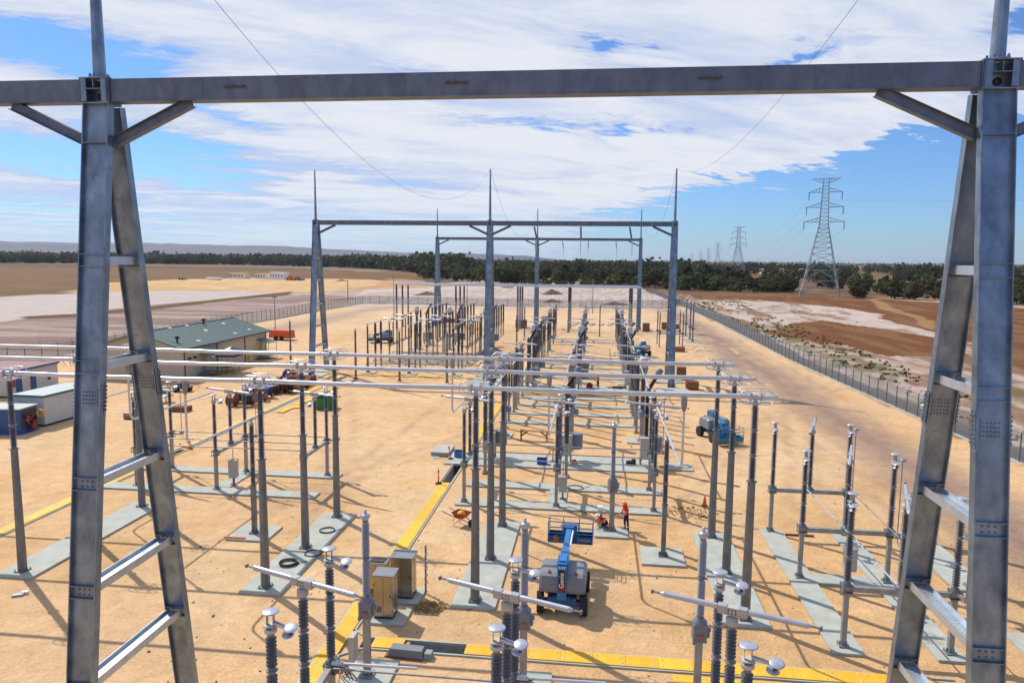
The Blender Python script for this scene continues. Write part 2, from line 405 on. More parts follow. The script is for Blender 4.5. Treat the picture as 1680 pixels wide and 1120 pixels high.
# ---- beyond the fences
put(out*1., C3(.36, .25, .19))
put(out*sm(f4, .35, .7), C3(.50, .40, .34), .7)
rgt = out & (GX > 25)
put(rgt*sm(fbm(GX*.25, GY*.06, 50), .45, .62), rust, .75)
put(rgt*sm(fbm(GX*.3, GY*.1, 55), .52, .62), whit, .6)
put(rgt*sm(fbm(GX*.5, GY*.18, 60), .56, .66)*(1-sm(GX, 60, 90)), scrub, .7)
def P(poly, c, k=1., warp=1):
    put(inpoly(wx if warp else GX, wy if warp else GY, pl(poly))*1., c, k)
def Pf(poly, c, k, fz): put(inpoly(wx, wy, pl(poly))*fz, c, k)
P([(1095, 474), (1130, 480), (1250, 482), (1400, 487), (1700, 505), (1900, 520), (1900, 575), (1680, 572), (1560, 556), (1437, 516), (1390, 505), (1290, 497), (1150, 490)], rust)
P([(1700, 505), (1900, 520), (2400, 700), (2000, 720), (1660, 600), (1650, 560)], rust, .9)
P([(1245, 546), (1300, 530), (1350, 525), (1450, 538), (1560, 556), (1600, 585), (1470, 585), (1390, 568), (1320, 560)], rust)
P([(1135, 492), (1250, 496), (1390, 504), (1437, 517), (1535, 543), (1580, 556), (1450, 540), (1365, 528), (1300, 532), (1240, 535), (1190, 515)], whit, .8)
put(rgt*(GX < 150)*sm(fbm(GX*.22+5, GY*.05, 91, 6), .52, .60), C3(.20, .10, .04), .75)
P([(1135, 492), (1180, 510), (1130, 505), (1110, 490)], pink)
Pf([(1185, 510), (1300, 498), (1340, 512), (1250, 520)], tan, .6, sm(f1, .4, .6))
Pf([(1210, 525), (1290, 535), (1330, 560), (1480, 610), (1460, 630), (1350, 585), (1230, 540)], scrub, .7, sm(f1, .42, .55))
Pf([(1385, 470), (1450, 505), (1560, 545), (1560, 538), (1465, 500), (1400, 470)], yell, .4, 1)
put((rgt & (GY > 60))*np.exp(-((GX-(128+(GY-330)*-.55))/3)**2)*(GY > 230)*(GY < 350), sandl, .5)
# behind the back fence
P([(560, 502), (1100, 505), (1105, 474), (900, 466), (700, 462), (600, 475)], C3(.50, .41, .35), 1., 0)
Pf([(560, 500), (1100, 503), (1100, 476), (900, 470), (600, 480)], C3(.36, .27, .22), .8, sm(f4, .4, .6))
Pf([(860, 482), (1060, 485), (1060, 478), (900, 476)], scrub, .5, sm(f1, .5, .65))
P([(380, 441), (780, 462), (700, 464), (620, 470), (470, 478), (330, 470), (300, 462), (380, 452)], tan)
P([(-400, 424), (0, 431), (250, 436), (500, 441), (620, 446), (760, 458), (600, 462), (380, 452), (280, 462), (240, 468), (120, 482), (0, 489), (-400, 505)], tan)
Pf([(-400, 424), (250, 436), (620, 447), (600, 458), (300, 458), (0, 480), (-400, 500)], C3(.215, .120, .052), .7, sm(f4, .42, .62))
P([(160, 464), (290, 458), (480, 455), (660, 462), (640, 470), (470, 481), (380, 476), (240, 477), (100, 484), (150, 474)], yell)
Pf([(160, 464), (290, 458), (480, 455), (660, 462), (640, 470), (470, 481)], sandl, .6, sm(f4, .4, .6))
P([(-400, 505), (0, 488), (125, 481), (240, 477), (400, 478), (480, 482), (380, 490), (240, 501), (120, 514), (0, 527), (-400, 580)], C3(.46, .39, .34))
P([(-400, 580), (0, 527), (120, 514), (240, 501), (400, 487), (560, 484), (600, 490), (500, 496), (380, 520), (250, 550), (120, 580), (0, 600), (-400, 700)], mauve)
Pf([(-400, 580), (0, 527), (240, 501), (560, 480), (600, 490), (380, 525), (120, 585), (-400, 700)], C3(.38, .29, .24), .8, sm(fbm(GX*.02+GY*.004, GY*.16, 70), .45, .6))
P([(35, 519), (140, 514), (300, 497), (420, 484), (480, 478), (476, 484), (400, 490), (250, 508), (120, 520), (40, 524)], C3(.12, .06, .03), 1., 0)
P([(640, 455), (700, 462), (760, 470), (690, 472), (560, 476), (500, 482), (600, 470)], C3(.44, .25, .12), .8)
P([(735, 452), (870, 458), (850, 463), (770, 461)], C3(.42, .37, .34))
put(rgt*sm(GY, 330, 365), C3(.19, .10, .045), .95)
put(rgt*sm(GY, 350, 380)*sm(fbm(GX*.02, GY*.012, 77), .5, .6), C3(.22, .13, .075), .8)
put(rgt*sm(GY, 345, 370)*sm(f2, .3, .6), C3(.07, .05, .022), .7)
put(sm(GY, 480, 560)*(GX > -250), C3(.16, .085, .035), .9)
put(sm(GY, 700, 900)*(GX < -250), C3(.10, .065, .03), .7)
put(sm(GY, 1500, 2600), C3(.19, .13, .11), .85)
# sealed road outside the right fence
fx = np.interp(GY, [40, 60, 93, 121, 190, 265, 400, 500], [35.4, 34.2, 32.5, 31.3, 31.4, 29.2, 25, 10])
rd = ((GX > fx+.25) & (GX < fx+3.4+np.clip((GY-120)/60, 0, 1)*2) & (GY > 30) & (GY < 420))*1.
put(rd, tar)
grain = 1+(f1-.5)*.22+(fbm(GX*2.3, GY*2.3, 90, 3)-.5)*.14
colr *= grain[..., None]
verts = np.stack([GX, GY, (fbm(GX*.4, GY*.4, 5)-.5)*.0*GX], -1).reshape(-1, 3)
iy, ix = np.meshgrid(np.arange(ny-1), np.arange(nx-1), indexing='ij')
cxm = (xs[:-1]+xs[1:])/2; cym = (ys[:-1]+ys[1:])/2
keep = np.ones((ny-1, nx-1), bool)
for h in HOLES:
    keep &= ~((cxm[None] > h[0]) & (cxm[None] < h[1]) & (cym[:, None] > h[2]) & (cym[:, None] < h[3]))
a = (iy*nx+ix)[keep]; quads = np.stack([a, a+1, a+nx+1, a+nx], -1)
me = bpy.data.meshes.new('ground'); me.vertices.add(len(verts)); me.vertices.foreach_set('co', verts.ravel())
me.loops.add(quads.size); me.loops.foreach_set('vertex_index', quads.ravel().astype(np.int32))
me.polygons.add(len(quads)); me.polygons.foreach_set('loop_start', np.arange(0, quads.size, 4, dtype=np.int32))
me.update(calc_edges=True); me.validate()
ca = me.color_attributes.new('dirt', 'FLOAT_COLOR', 'POINT')
ca.data.foreach_set('color', np.concatenate([np.clip(colr, 0, 1), np.ones(GX.shape+(1,))], -1).reshape(-1))
gm = bpy.data.materials.new('dirt_ground'); gm.use_nodes = True; t = gm.node_tree; b = t.nodes['Principled BSDF']
b.inputs['Roughness'].default_value = .95; b.inputs['Specular IOR Level'].default_value = .15
at_ = t.nodes.new('ShaderNodeAttribute'); at_.attribute_name = 'dirt'
tcn = t.nodes.new('ShaderNodeTexCoord')
def gn(sc, det, ro, vec=None, dist=0):
    n = t.nodes.new('ShaderNodeTexNoise'); n.inputs['Scale'].default_value = sc; n.inputs['Detail'].default_value = det
    n.inputs['Roughness'].default_value = ro; n.inputs['Distortion'].default_value = dist
    t.links.new(vec or tcn.outputs['Object'], n.inputs['Vector']); return n.outputs['Fac']
na = gn(1.1, 9, .68, dist=.6); nb = gn(6.5, 6, .65); nc = gn(.22, 5, .55)
def rmap(s_, a0, a1, b0, b1):
    n = t.nodes.new('ShaderNodeMapRange'); t.links.new(s_, n.inputs[0])
    for i, v in enumerate((a0, a1, b0, b1)): n.inputs[i+1].default_value = v
    return n.outputs[0]
va = rmap(na, .32, .68, .86, 1.12); vb = rmap(nb, .35, .65, .89, 1.09)
nd = gn(24, 4, .7); vd = rmap(nd, .35, .65, .92, 1.07); vc = rmap(nc, .3, .7, .93, 1.07)
v = mth('MULTIPLY', mth('MULTIPLY', mth('MULTIPLY', va, vb, tree=t), vc, tree=t), vd, tree=t)
vm = t.nodes.new('ShaderNodeVectorMath'); vm.operation = 'SCALE'; t.links.new(at_.outputs['Color'], vm.inputs[0]); t.links.new(v, vm.inputs['Scale'])
# scattered clods and pebbles
vo = t.nodes.new('ShaderNodeTexVoronoi'); vo.inputs['Scale'].default_value = 2.6; vo.inputs['Randomness'].default_value = 1
t.links.new(tcn.outputs['Object'], vo.inputs['Vector'])
sp = mth('MULTIPLY', mth('LESS_THAN', vo.outputs['Distance'], .09, tree=t), mth('GREATER_THAN', gn(.5, 3, .5), .52, tree=t), tree=t)
mxg = t.nodes.new('ShaderNodeMix'); mxg.data_type = 'RGBA'; t.links.new(mth('MULTIPLY', sp, .55, tree=t), mxg.inputs[0])
t.links.new(vm.outputs[0], mxg.inputs[6]); mxg.inputs[7].default_value = (.19, .10, .05, 1)
t.links.new(mxg.outputs[2], b.inputs['Base Color'])
bp = t.nodes.new('ShaderNodeBump'); bp.inputs['Strength'].default_value = 1.0; bp.inputs['Distance'].default_value = .11
hh = mth('ADD', mth('MULTIPLY', na, 1.0, tree=t), mth('MULTIPLY', nb, .6, tree=t), tree=t)
t.links.new(hh, bp.inputs['Height']); t.links.new(bp.outputs[0], b.inputs['Normal'])
me.materials.append(gm)
tag(link('ground', me), kind='structure')

# trench linings
for i, h in enumerate(HOLES):
    g_ = MB(); x0, x1, y0, y1 = h; d = .75
    g_.add([(x0, y0, -d), (x1, y0, -d), (x1, y1, -d), (x0, y1, -d), (x0, y0, 0), (x1, y0, 0), (x1, y1, 0), (x0, y1, 0)],
           [(0, 1, 2, 3), (0, 4, 5, 1), (1, 5, 6, 2), (2, 6, 7, 3), (3, 7, 4, 0)])
    tag(g_.build('trench_lining', M['concd']), kind='structure')
g_ = MB()
def rim(p0, p1, w=.09, h=.07):
    g_.bar((p0[0], p0[1], h/2), (p1[0], p1[1], h/2), w, h)
rim((-10.93, 24), (-10.93, 86)); rim((-10.03, 28.4), (-10.03, 86)); rim((-9.4, 27.9), (14, 27.93)); rim((-9.2, 27.03), (14, 27.06))
rim((-10.03, 24), (-10.03, 26.4)); rim((-10.03, 28.4), (-9.4, 27.9)); rim((-10.03, 26.4), (-9.2, 27.03))
rim((-34.3, 33), (-34.3, 92)); rim((-33.4, 33), (-33.4, 92))
tag(g_.build('cable_trench_kerb', M['conc']), kind='structure')

# concrete pads
pads = []
def pad(x0, x1, y0, y1, z=.12, sk=0.):
    g = MB(); e = .015; pads.append((x0, x1, y0, y1))
    g.prism([(x0, y0), (x1, y0), (x1, y1), (x0, y1)], -.05, z)
    tag(g.build('concrete_pad', M['conc']), kind='structure')
BX = [-28.49, -15.62, -5.35, 6.88]; BY = [31.59, 36.4, 41.22]
for x in BX: pad(x-1.03, x+1.03, 30.9, 41.9)
CX = [-8.4, -2.35, 3.87]; LX = [-31.45, -25.6, -19.35]
pad(-8.9, 4.7, 44.5, 45.8); pad(-8.9, 4.7, 48.5, 49.8, .12); pad(-11.6, 4.7, 53.6, 57.2)
pad(-2.95, -1.75, 45.82, 48.48, .1)
for y in (69, 73.2, 77.6, 81.8, 105.6, 109.8, 113, 117.2, 139.6, 143.8): pad(-9.0, 4.5, y-.6, y+.6)
for y in (89.0, 97.5): pad(-9.2, 4.8, y-1.6, y+1.2)
for x in CX+LX:
    pad(x-1, x+1, 62.3 if x > -15 else 121.8, 64.3 if x > -15 else 123.8); pad(x-1.1, x+1.1, 91.8 if x > -15 else 94.8, 93.9 if x > -15 else 96.8)
    if x > -15: pad(x-1, x+1, 123.6, 125.6)
pad(-33.6, -18.4, 44.3, 45.5); pad(-33.6, -18.4, 48.7, 49.9); pad(-26.2, -25.0, 45.52, 48.68, .1)
for y in (106.3, 110.5, 113.5, 117.7): pad(-32.5, -18.4, y-.6, y+.6)
pad(-20.6, -18.2, 36.95, 39.2); pad(2.65, 4.95, 36.9, 39.25); pad(.15, 2.1, 40.35, 42.0)
pad(9.9, 11.2, 29.2, 42.9); pad(14.0, 15.2, 29.2, 43.2); pad(11.22, 13.98, 35.8, 37.0, .1); pad(17.8, 19.6, 36, 43.8); pad(17.8, 19.6, 28.5, 32)
for x in CX: pad(x-.9, x+.95, 24.1, 26.2)
pad(5.6, 7.6, 54.6, 56.4); pad(4.6, 7.0, 77, 79)
for x, y in ((9.5, 88), (9.5, 97.3), (-14.2, 91), (-14.2, 97.5), (-38.3, 91.3), (-38.3, 97.8), (9.5, 166), (-14.2, 166), (-38.3, 166)): pad(x-1.9, x+1.9, y-2.6, y+2.6)
for y in (155.6, 148.6, 144.2): pad(17.3, 20.4, y-1, y+1)

# yellow covers
def make_cover():
    g = MB(); g.box((0, 0, .09), (.78, 1.29, .03))
    for sx in (-.22, .22):
        for sy in (-.5, .5): g.lathe([(.055, .1055), (.055, .1075), (0, .108)], 8, (sx, sy, 0), 1)
    o = g.build('trench_cover', [M['yel'], M['dot']]); o['category'] = 'trench cover'; return o
cov_ = Proto(make_cover)
def covers(p0, p1, label, group, skip=lambda x, y: False, jitter=0.):
    p0, p1 = Vector(p0), Vector(p1); d = p1-p0; n = int(d.length/1.3); u = d.normalized(); rz = math.atan2(-u.x, u.y)
    for i in range(n):
        p = p0+u*(i+.5)*1.3
        if skip(p.x, p.y): continue
        cov_.put((p.x+random.uniform(-jitter, jitter), p.y+random.uniform(-jitter, jitter), random.uniform(-.004, .004)), rz+random.uniform(-1, 1)*(.004+jitter*.5), label, group)
covers((-10.48, 24.2), (-10.48, 86), 'yellow plate in the long row over the trench running away up the yard', 'yellow covers of the long trench', lambda x, y: 48.3 < y < 54.8)
covers((-8.95, 27.48), (14.4, 27.48), 'yellow plate in the row over the near cross trench', 'yellow covers of the near cross trench', lambda x, y: -7.9 < x < -4.6)
covers((3.2, 26.35), (8.6, 26.35), 'yellow plate of the short row just in front of the near cross trench', 'yellow covers of the short near row')
covers((-33.85, 33), (-33.85, 92), 'yellow plate in the trench row at the left edge of the yard', 'yellow covers of the left trench', lambda x, y: 51.6 < y < 55.4)
covers((-37, 94.2), (-12, 93.4), 'yellow plate in the untidy row across the back left bay', 'loose yellow covers in the back row', jitter=.25)
covers((-8.6, 84.6), (3.6, 84.6), 'yellow plate in the row crossing between the centre switch bays', 'yellow covers of the far cross trench')
covers((-32.0, 69.0), (-31.5, 77), 'loose yellow plate lying beside the cable drums', 'loose yellow covers by the drums', jitter=.3)
g = MB(); g.box((0, 0, .14), (1.5, 2.4, .16)); g.box((0, 0, .3), (1.5, 2.4, .1)); o = g.build('concrete_slab_stack', M['conc']); o.location = (-12.4, 57, 0)
tag(o, 'stack of pale flat slabs beside the open trench by an orange bollard', 'slab stack')

# ------------------------------------------------------------------ insulator profiles
def shed_prof(z0, z1, rc, rs, sections=3, pitch=.085, rj=None):
    """ribbed porcelain column made of bolted sections"""
    p = []; L_ = (z1-z0)/sections
    for s_ in range(sections):
        a = z0+s_*L_; n = max(3, int((L_-.22)/pitch)); p += [(rj or rc*1.05, a), (rj or rc*1.05, a+.11)]
        h = (L_-.22)/n
        for i in range(n):
            zz_ = a+.11+i*h; p += [(rc, zz_+.008), (rs, zz_+h*.34), (rs, zz_+h*.46), (rc, zz_+h*.62)]
        p += [(rj or rc*1.05, a+L_-.11), (rj or rc*1.05, a+L_-.001)]
    return p
_pm = {}
def insulator(parent, loc, z0, z1, rc=.09, rs=.15, mt='ins', sections=3, n=14, name='insulator', pitch=.085):
    key = (round(z0, 2), round(z1, 2), rc, rs, mt, sections, n)
    if key not in _pm:
        g = MB(); g.lathe(shed_prof(z0, z1, rc, rs, sections, pitch), n)
        L_ = (z1-z0)/sections
        for s_ in range(sections+1):                    # metal end fittings
            zz_ = z0+s_*L_
            lo, hi = (zz_-.09 if s_ else zz_), (zz_+.09 if s_ < sections else zz_)
            g.lathe([(rc*1.16, lo), (rc*1.2, lo+.01), (rc*1.2, hi-.01), (rc*1.16, hi)], n, mi=1)
            if 0 < s_ < sections: g.lathe([(rs*1.08, zz_-.018), (rs*1.08, zz_+.018)], n, mi=1)
        o = g.build(name, [M[mt], M['hood']], parent); _pm[key] = o.data
    else: o = link(name, _pm[key], parent)
    o.location = loc; return o
def foot(g, x, y, s, z=.12, mi=0):
    g.box((x, y, z+.045), (s, s, .03), mi)
    for a in (-1, 1):
        for b in (-1, 1):
            g.tube((x+a*s*.4, y+b*s*.4, z), (x+a*s*.4, y+b*s*.4, z+.16), .018, n=6, mi=mi)
    for a in (-1, 1):
        g.box((x+a*s*.30, y, z+.14), (s*.28, .02, .16), mi, taper=.6); g.box((x, y+a*s*.30, z+.14), (.02, s*.28, .16), mi, taper=.6)

# ------------------------------------------------------------------ busbar posts
def oval(w_, h_, n=6):
    r = h_/2; pts = []
    for k in range(n+1): a = -math.pi/2+math.pi*k/n; pts.append((w_/2-r+r*math.cos(a), r*math.sin(a)))
    for k in range(n+1): a = math.pi/2+math.pi*k/n; pts.append((-w_/2+r+r*math.cos(a), r*math.sin(a)))
    return pts
def make_buspost():
    o = root('busbar_post', cat='busbar post')
    g = MB(); g.tube((0, 0, .16), (0, 0, 6.42), .225, .165, 8, smooth=False, ph=.5); g.lathe([(.24, 6.42), (.24, 6.46)], 8); foot(g, 0, 0, .56)
    g.build('steel_column', M['postd'], o)
    insulator(o, (0, 0, 0), 6.46, 9.86, .098, .162, n=16, pitch=.095)
    g = MB(); g.box((0, 0, 9.91), (.42, .3, .06)); g.box((0, 0, 10.0), (.16, .16, .12)); g.box((0, 0, 10.09), (.62, .12, .06)); g.box((-.22, 0, 10.2), (.08, .32, .34)); g.box((.22, 0, 10.2), (.08, .32, .34))
    g.build('tube_clamp', M['aluw'], o)
    for s_ in (-1, 1):
        g = MB(); g.path([(x, s_*.30, 10.2+z) for x, z in oval(1.5, .58)], .021, 8, closed=True)
        for x in (-.3, .3): g.bar((x, s_*.30, 9.9), (x, s_*.05, 9.93), .05, .02); g.bar((x, s_*.3, 9.9), (x, s_*.3, 10.5), .03, .03)
        g.build('corona_ring', M['alu'], o)
    return o
bp_ = Proto(make_buspost)
gn_ = ['far left strip', 'left strip with cable coils', 'middle strip left of the blue lift', 'right strip']
for i, x in enumerate(BX):
    for j, y in enumerate(BY):
        bp_.put((x, y, 0), 0, 'tall grey busbar post, %s on the %s' % (['front one', 'middle one', 'back one'][j], gn_[i]), 'tall busbar posts')
def make_buspost_far():
    o = root('busbar_post', cat='busbar post')
    g = MB(); g.tube((0, 0, .1), (0, 0, 6.4), .26, .2, 8, smooth=False); g.box((0, 0, .1), (.7, .7, .1)); g.build('steel_column', M['post'], o)
    g = MB(); g.lathe([(.16, 6.4), (.2, 6.5), (.2, 9.8), (.1, 9.9)], 10); g.build('insulator', M['insf'], o)
    return o
bpf = Proto(make_buspost_far)
for i, x in enumerate([-45, -31.4, -17.5, -6.2, 7.4]):
    for j, y in enumerate([158, 163, 168]):
        bpf.put((x, y, 0), 0, 'distant slim busbar post, %s of the %s trio from the left under the far tubes' % (['front', 'middle', 'rear'][j], ['first', 'second', 'third', 'fourth', 'fifth'][i]), 'distant busbar posts')
def busbar(y, x0, x1, z, r, label, name='busbar_tube', curl=True):
    g = MB(); n = 12; pts = []
    brk = [x0]+[b for b in BX if x0 < b < x1]+[x1]
    for a, b in zip(brk[:-1], brk[1:]):
        k = 8
        for i in range(k): 
            q = i/k; pts.append((a+(b-a)*q, y, z-.045*math.sin(math.pi*q)))
    pts.append((x1, y, z)); g.path(pts, r, n)
    g.lathe([(r, 0), (r*.8, .03), (0, .05)], n, (x1, y, z), M=Matrix.Rotation(R(90), 3, 'Y'))
    for b in BX:
        if x0 < b+4.2 < x1: g.tube((b+4.2, y, z-.03), (b+4.5, y, z-.03), r*1.12, n=n)
    o = g.build(name, M['alu'])
    if curl:
        g = MB(); g.path([(x1-.1, y, z), (x1+.12, y, z-.05), (x1+.2, y, z-.2), (x1+.35, y, z-.22), (x1+.5, y, z-.2)], .022, 6); g.build('end_fitting', M['alu'], o)
    return tag(o, label, 'busbar')
busbar(31.59, -48, 7.75, 10.2, .108, 'long white tube busbar lowest and nearest of the three across the yard')
busbar(36.4, -52, 7.85, 10.2, .108, 'long white tube busbar in the middle of the three across the yard')
busbar(41.22, -58, 7.75, 10.2, .108, 'long white tube busbar farthest of the three spanning the yard')
for y, q in ((158, 'nearest'), (163, 'middle'), (168, 'farthest')):
    busbar(y, -46.5, 9.5, 10, .16, 'thin distant tube busbar below the farthest gantry, %s of three' % q, curl=False)

# ------------------------------------------------------------------ gantries
def hleg(g, p0, p1, w=.79, fd=.25, tf=.03, tw=.02, stiff=(), bolts=()):
    p0, p1 = Vector(p0), Vector(p1); d = (p1-p0).normalized(); x = Vector((1, 0, 0)); y = d.cross(x).normalized()
    Mt = Matrix((x, y, d)).transposed(); l = (p1-p0).length; c = (p0+p1)/2
    g.box(c, (w-2*tf, tw, l), 0, Mt)
    for s_ in (-1, 1): g.box(c+x*s_*(w/2-tf/2), (tf, fd, l), 0, Mt)
    for z in stiff:
        q = (z-p0.z)/(p1.z-p0.z); c2 = p0+(p1-p0)*q
        for s_ in (-1, 1): g.box(c2+y*s_*(fd/4+tw/4), (w-2*tf-.004, fd/2-tw/2-.01, .022), 0, Mt)
def plates(g, p0, p1, z, w, fd, mi=0, mb=1, rows=4, cols=5, flange=True):
    """bolted splice plate on web and flange"""
    p0, p1 = Vector(p0), Vector(p1); d = (p1-p0).normalized(); x = Vector((1, 0, 0)); y = d.cross(x).normalized()
    Mt = Matrix((x, y, d)).transposed(); c = p0+(p1-p0)*((z-p0.z)/(p1.z-p0.z))
    for s_ in (-1, 1):
        g.box(c+y*s_*.02, (w*.60, .018, rows*.105+.06), mi, Mt)
        for i in range(cols):
            for j in range(rows):
                q = c+y*s_*.036+x*((i-(cols-1)/2)*w*.56/(cols))+d*((j-(rows-1)/2)*.105)
                g.tube(q-y*.014, q+y*.014,   .024, n=6, mi=mb)
    if flange:
        for s_ in (-1, 1):
            for b in (-1, 1):
                g.box(c+x*s_*(w/2+.009)+y*b*fd*.26, (.018, fd*.36, rows*.23), mi, Mt)
                for i in range(2):
                    for j in range(rows*2-1):
                        q = c+x*s_*(w/2+.03)+y*(b*fd*.26+(i-.5)*fd*.17)+d*((j-(rows*2-2)/2)*.11)
                        g.tube(q-x*.014, q+x*.014, .03, n=6, mi=mb)
def gantry(name, label, xs_, y, near=False, x_left=None, rung_z=(15.82, 12.85, 9.6, 6.6, 3.9)):
    H = 20.86; o = root(name, (0, 0, 0), 0, label, 'gantry', None)
    ms = [M['galv'], M['galvd']]
    for x in xs_:
        F0, F1 = (x, y-2.45, .2), (x, y, 20.2); B0, B1 = (x, y+3.1, .2), (x, y+.52, 20.2)
        for (a, b) in ((F0, F1), (B0, B1)):
            g = MB(); rz_ = [z+.17 for z in rung_z]+[z-.17 for z in rung_z]+[19.1]
            hleg(g, a, b, w=.79 if a is F0 else .73, stiff=rz_)
            g.box((a[0], a[1], .14), (1.0, .8, .06)); g.box((a[0], a[1], .3), (.9, .02, .3)); g.box((a[0]+.2, a[1], .3), (.02, .7, .3)); g.box((a[0]-.2, a[1], .3), (.02, .7, .3))
            lg = g.build('leg', M['galv'], o)
            if near:
                g = MB(); plates(g, a, b, 12.0, .79, .25, cols=5); g.build('splice_plate', ms, lg)
                g = MB()
                for z in rung_z[2:]:                     # small bolt rows between the stiffeners
                    d = (Vector(b)-Vector(a)).normalized(); yv = d.cross(Vector((1, 0, 0))).normalized(); c = Vector(a)+(Vector(b)-Vector(a))*((z-.2)/20.)
                    for i in (-.15, 0, .15):
                        for k in (-.07, .07): 
                            q = c+Vector((i, 0, 0))+d*k; g.tube(q-yv*.03, q+yv*.03, .028, n=6)
                g.build('bolt_row', M['galvd'], lg)
        for z in rung_z:
            fy = F0[1]+(F1[1]-F0[1])*(z-.2)/20+.10; by = B0[1]+(B1[1]-B0[1])*(z-.2)/20-.10
            g = MB(); l = by-fy; cy_ = (fy+by)/2
            g.box((x, cy_, z), (.42, l, .016))
            for s_ in (-1, 1): g.box((x+s_*.22, cy_, z), (.02, l, .24))
            if near:
                k = int(l/.16)
                for i in range(k):
                    for s_ in (-.07, .07): g.tube((x+s_, fy+.1+i*.16, z+.008), (x+s_, fy+.1+i*.16, z+.012), .016, n=6, mi=1)
            g.build('rung', [M['galvb'], M['galvd']], o)
        g = MB()                                        # open box node on top of the legs
        zt = H; zb = 20.25
        for s_ in (-1, 1):
            g.box((x+s_*.39, y+.12, (zt+zb)/2), (.03, .55, zt-zb+.08)); g.box((x+s_*.30, y-.17, (zt+zb)/2), (.15, .02, zt-zb))
            g.box((x, y+.12+s_*0.0, zt+.03), (.86, .58, .03)) if s_ > 0 else g.box((x, y+.12, zb-.04), (.86, .58, .03))
        g.box((x, y+.1, (zt+zb)/2), (.74, .02, zt-zb)); g.box((x, y-.05, zb+.34), (.6, .28, .02)); g.box((x, y-.05, zt-.13), (.02, .28, .22))
        g.lathe([(.10, 0), (.10, .03), (0, .031)], 12, (x+.02, y+.088, zb+.16), 1, M=Matrix.Rotation(R(90), 3, 'X'))
        for i in range(5):
            for s_ in (-1, 1): g.tube((x+s_*.41, y-.08+i*.1, zt-.1), (x+s_*.43, y-.08+i*.1, zt-.1), .02, n=6, mi=0)
        g.build('node_box', [M['galv'], M['dark']], o)
        g = MB(); g.tube((x, y+.12, zt+.045), (x, y+.12, 27.5), .175, .085, 20); g.lathe([(.30, 0), (.30, .03), (.18, .031)], 16, (x, y+.12, zt+.045))
        for i in range(8):
            a = 2*math.pi*i/8; g.box((x+.24*math.cos(a), y+.12+.24*math.sin(a), zt+.12), (.09, .02, .12), M=Matrix.Rotation(a, 3, 'Z'), taper=.5)
        g.build('lightning_mast', M['galv'], o)
    ends = []
    xs2 = sorted(xs_)
    if x_left is not None: ends.append((x_left, xs2[0]-.42))
    for a, b in zip(xs2[:-1], xs2[1:]): ends.append((a+.42, b-.42))
    if near: ends.append((xs2[-1]+.42, xs2[-1]+13))
    for a, b in ends:
        g = MB(); c = (a+b)/2; l = b-a; zt = H-.02; zb = 20.27
        g.box((c, y-.085, (zt+zb)/2), (l, .02, zt-zb)); g.box((c, y+.31, (zt+zb)/2), (l, .02, zt-zb)); g.box((c, y+.11, zt+.01), (l, .42, .02)); g.box((c, y+.11, zb-.012), (l, .44, .024))
        for e in (a+.012, b-.012): g.box((e, y+.11, (zt+zb)/2), (.024, .52, zt-zb+.1))
        bm_ = g.build('beam', M['galvd'], o)
        if near:
            for q in (.12, .37, .585, .83): g = MB(); g.box((a+l*q, y-.099, (zt+zb)/2), (.05, .012, zt-zb-.02)); g.build('weld_seam', M['galvd'], bm_)
            for q in (.145, .415, .70):
                g = MB(); xc = a+l*q+.4; g.box((xc, y-.13, zt-.26), (.62, .06, .03)); 
                for i in (-.22, 0, .24): g.box((xc+i, y-.125, zt-.24), (.05, .05, .05))
                g.build('rigging_lug', M['bark'], bm_)
    for x in xs_:
        for s_ in (-1, 1):
            if not near and ((x == xs2[0] and s_ < 0) or (x == xs2[-1] and s_ > 0)): continue
            g = MB(); p0 = Vector((x+s_*.37, y+.1, 19.15)); p1 = Vector((x+s_*2.75, y+.1, 20.24))
            d = (p1-p0).normalized(); up = Vector((0, 1, 0)); nrm = d.cross(up)
            g.bar(p0, p1, .018, .2, up=(0, 1, 0)) if False else None
            Mt = Matrix((nrm, up, d)).transposed(); c = (p0+p1)/2; l = (p1-p0).length
            g.box(c, (.26, .014, l), 0, Mt)
            for k in (-1, 1): g.box(c+nrm*k*.135, (.016, .22, l), 0, Mt)
            g.build('knee_brace', M['galvd'], o)
    return o
gantry('steel_gantry', 'huge galvanised steel gantry in the foreground framing the view with two ladder legs', [-14.1, 9.55], 19.37, True, x_left=-30)
g2 = gantry('steel_gantry', 'middle gantry with three legs and masts standing in the equipment yard', [-38.0, -14.22, 9.55], 94.3)
g3 = gantry('steel_gantry', 'farthest and smallest gantry with three legs near the back fence', [-38.0, -14.22, 9.55], 168.6)
for (xx, yy, parent, q) in ((-8.4, 94.4, g2, -.6), (-2.35, 94.4, g2, -.1), (3.87, 94.4, g2, -.35), (-8.4, 168.7, g3, -.4), (-2.4, 168.7, g3, 0), (3.9, 168.7, g3, -.2)):
    g = MB(); p0 = Vector((xx, yy-.1, 20.2)); p1 = p0+Vector((-q*.8, -1.2 if parent is g2 else -.9, -1.75)); d = p1-p0; L_ = d.length
    g.tube(p0, p0+d*.06, .03, n=6); prof = []
    for i in range(14): a = .1+i*.135; prof += [(.03, a), (.125, a+.05), (.03, a+.08)]
    g.lathe(prof, 8, p0, M=d.to_track_quat('Z', 'Y').to_matrix())
    e = p0+d.normalized()*2.05
    pts = [e+Vector((0, -(k/10)*2.4, -1.9*math.sin(math.pi*k/10)-.2*k/10)) for k in range(11)]
    so_ = g.build('insulator_string', M['ins'], parent)
    g = MB(); g.path(pts, .03, 5); g.build('jumper_cable', M['alu'], so_)
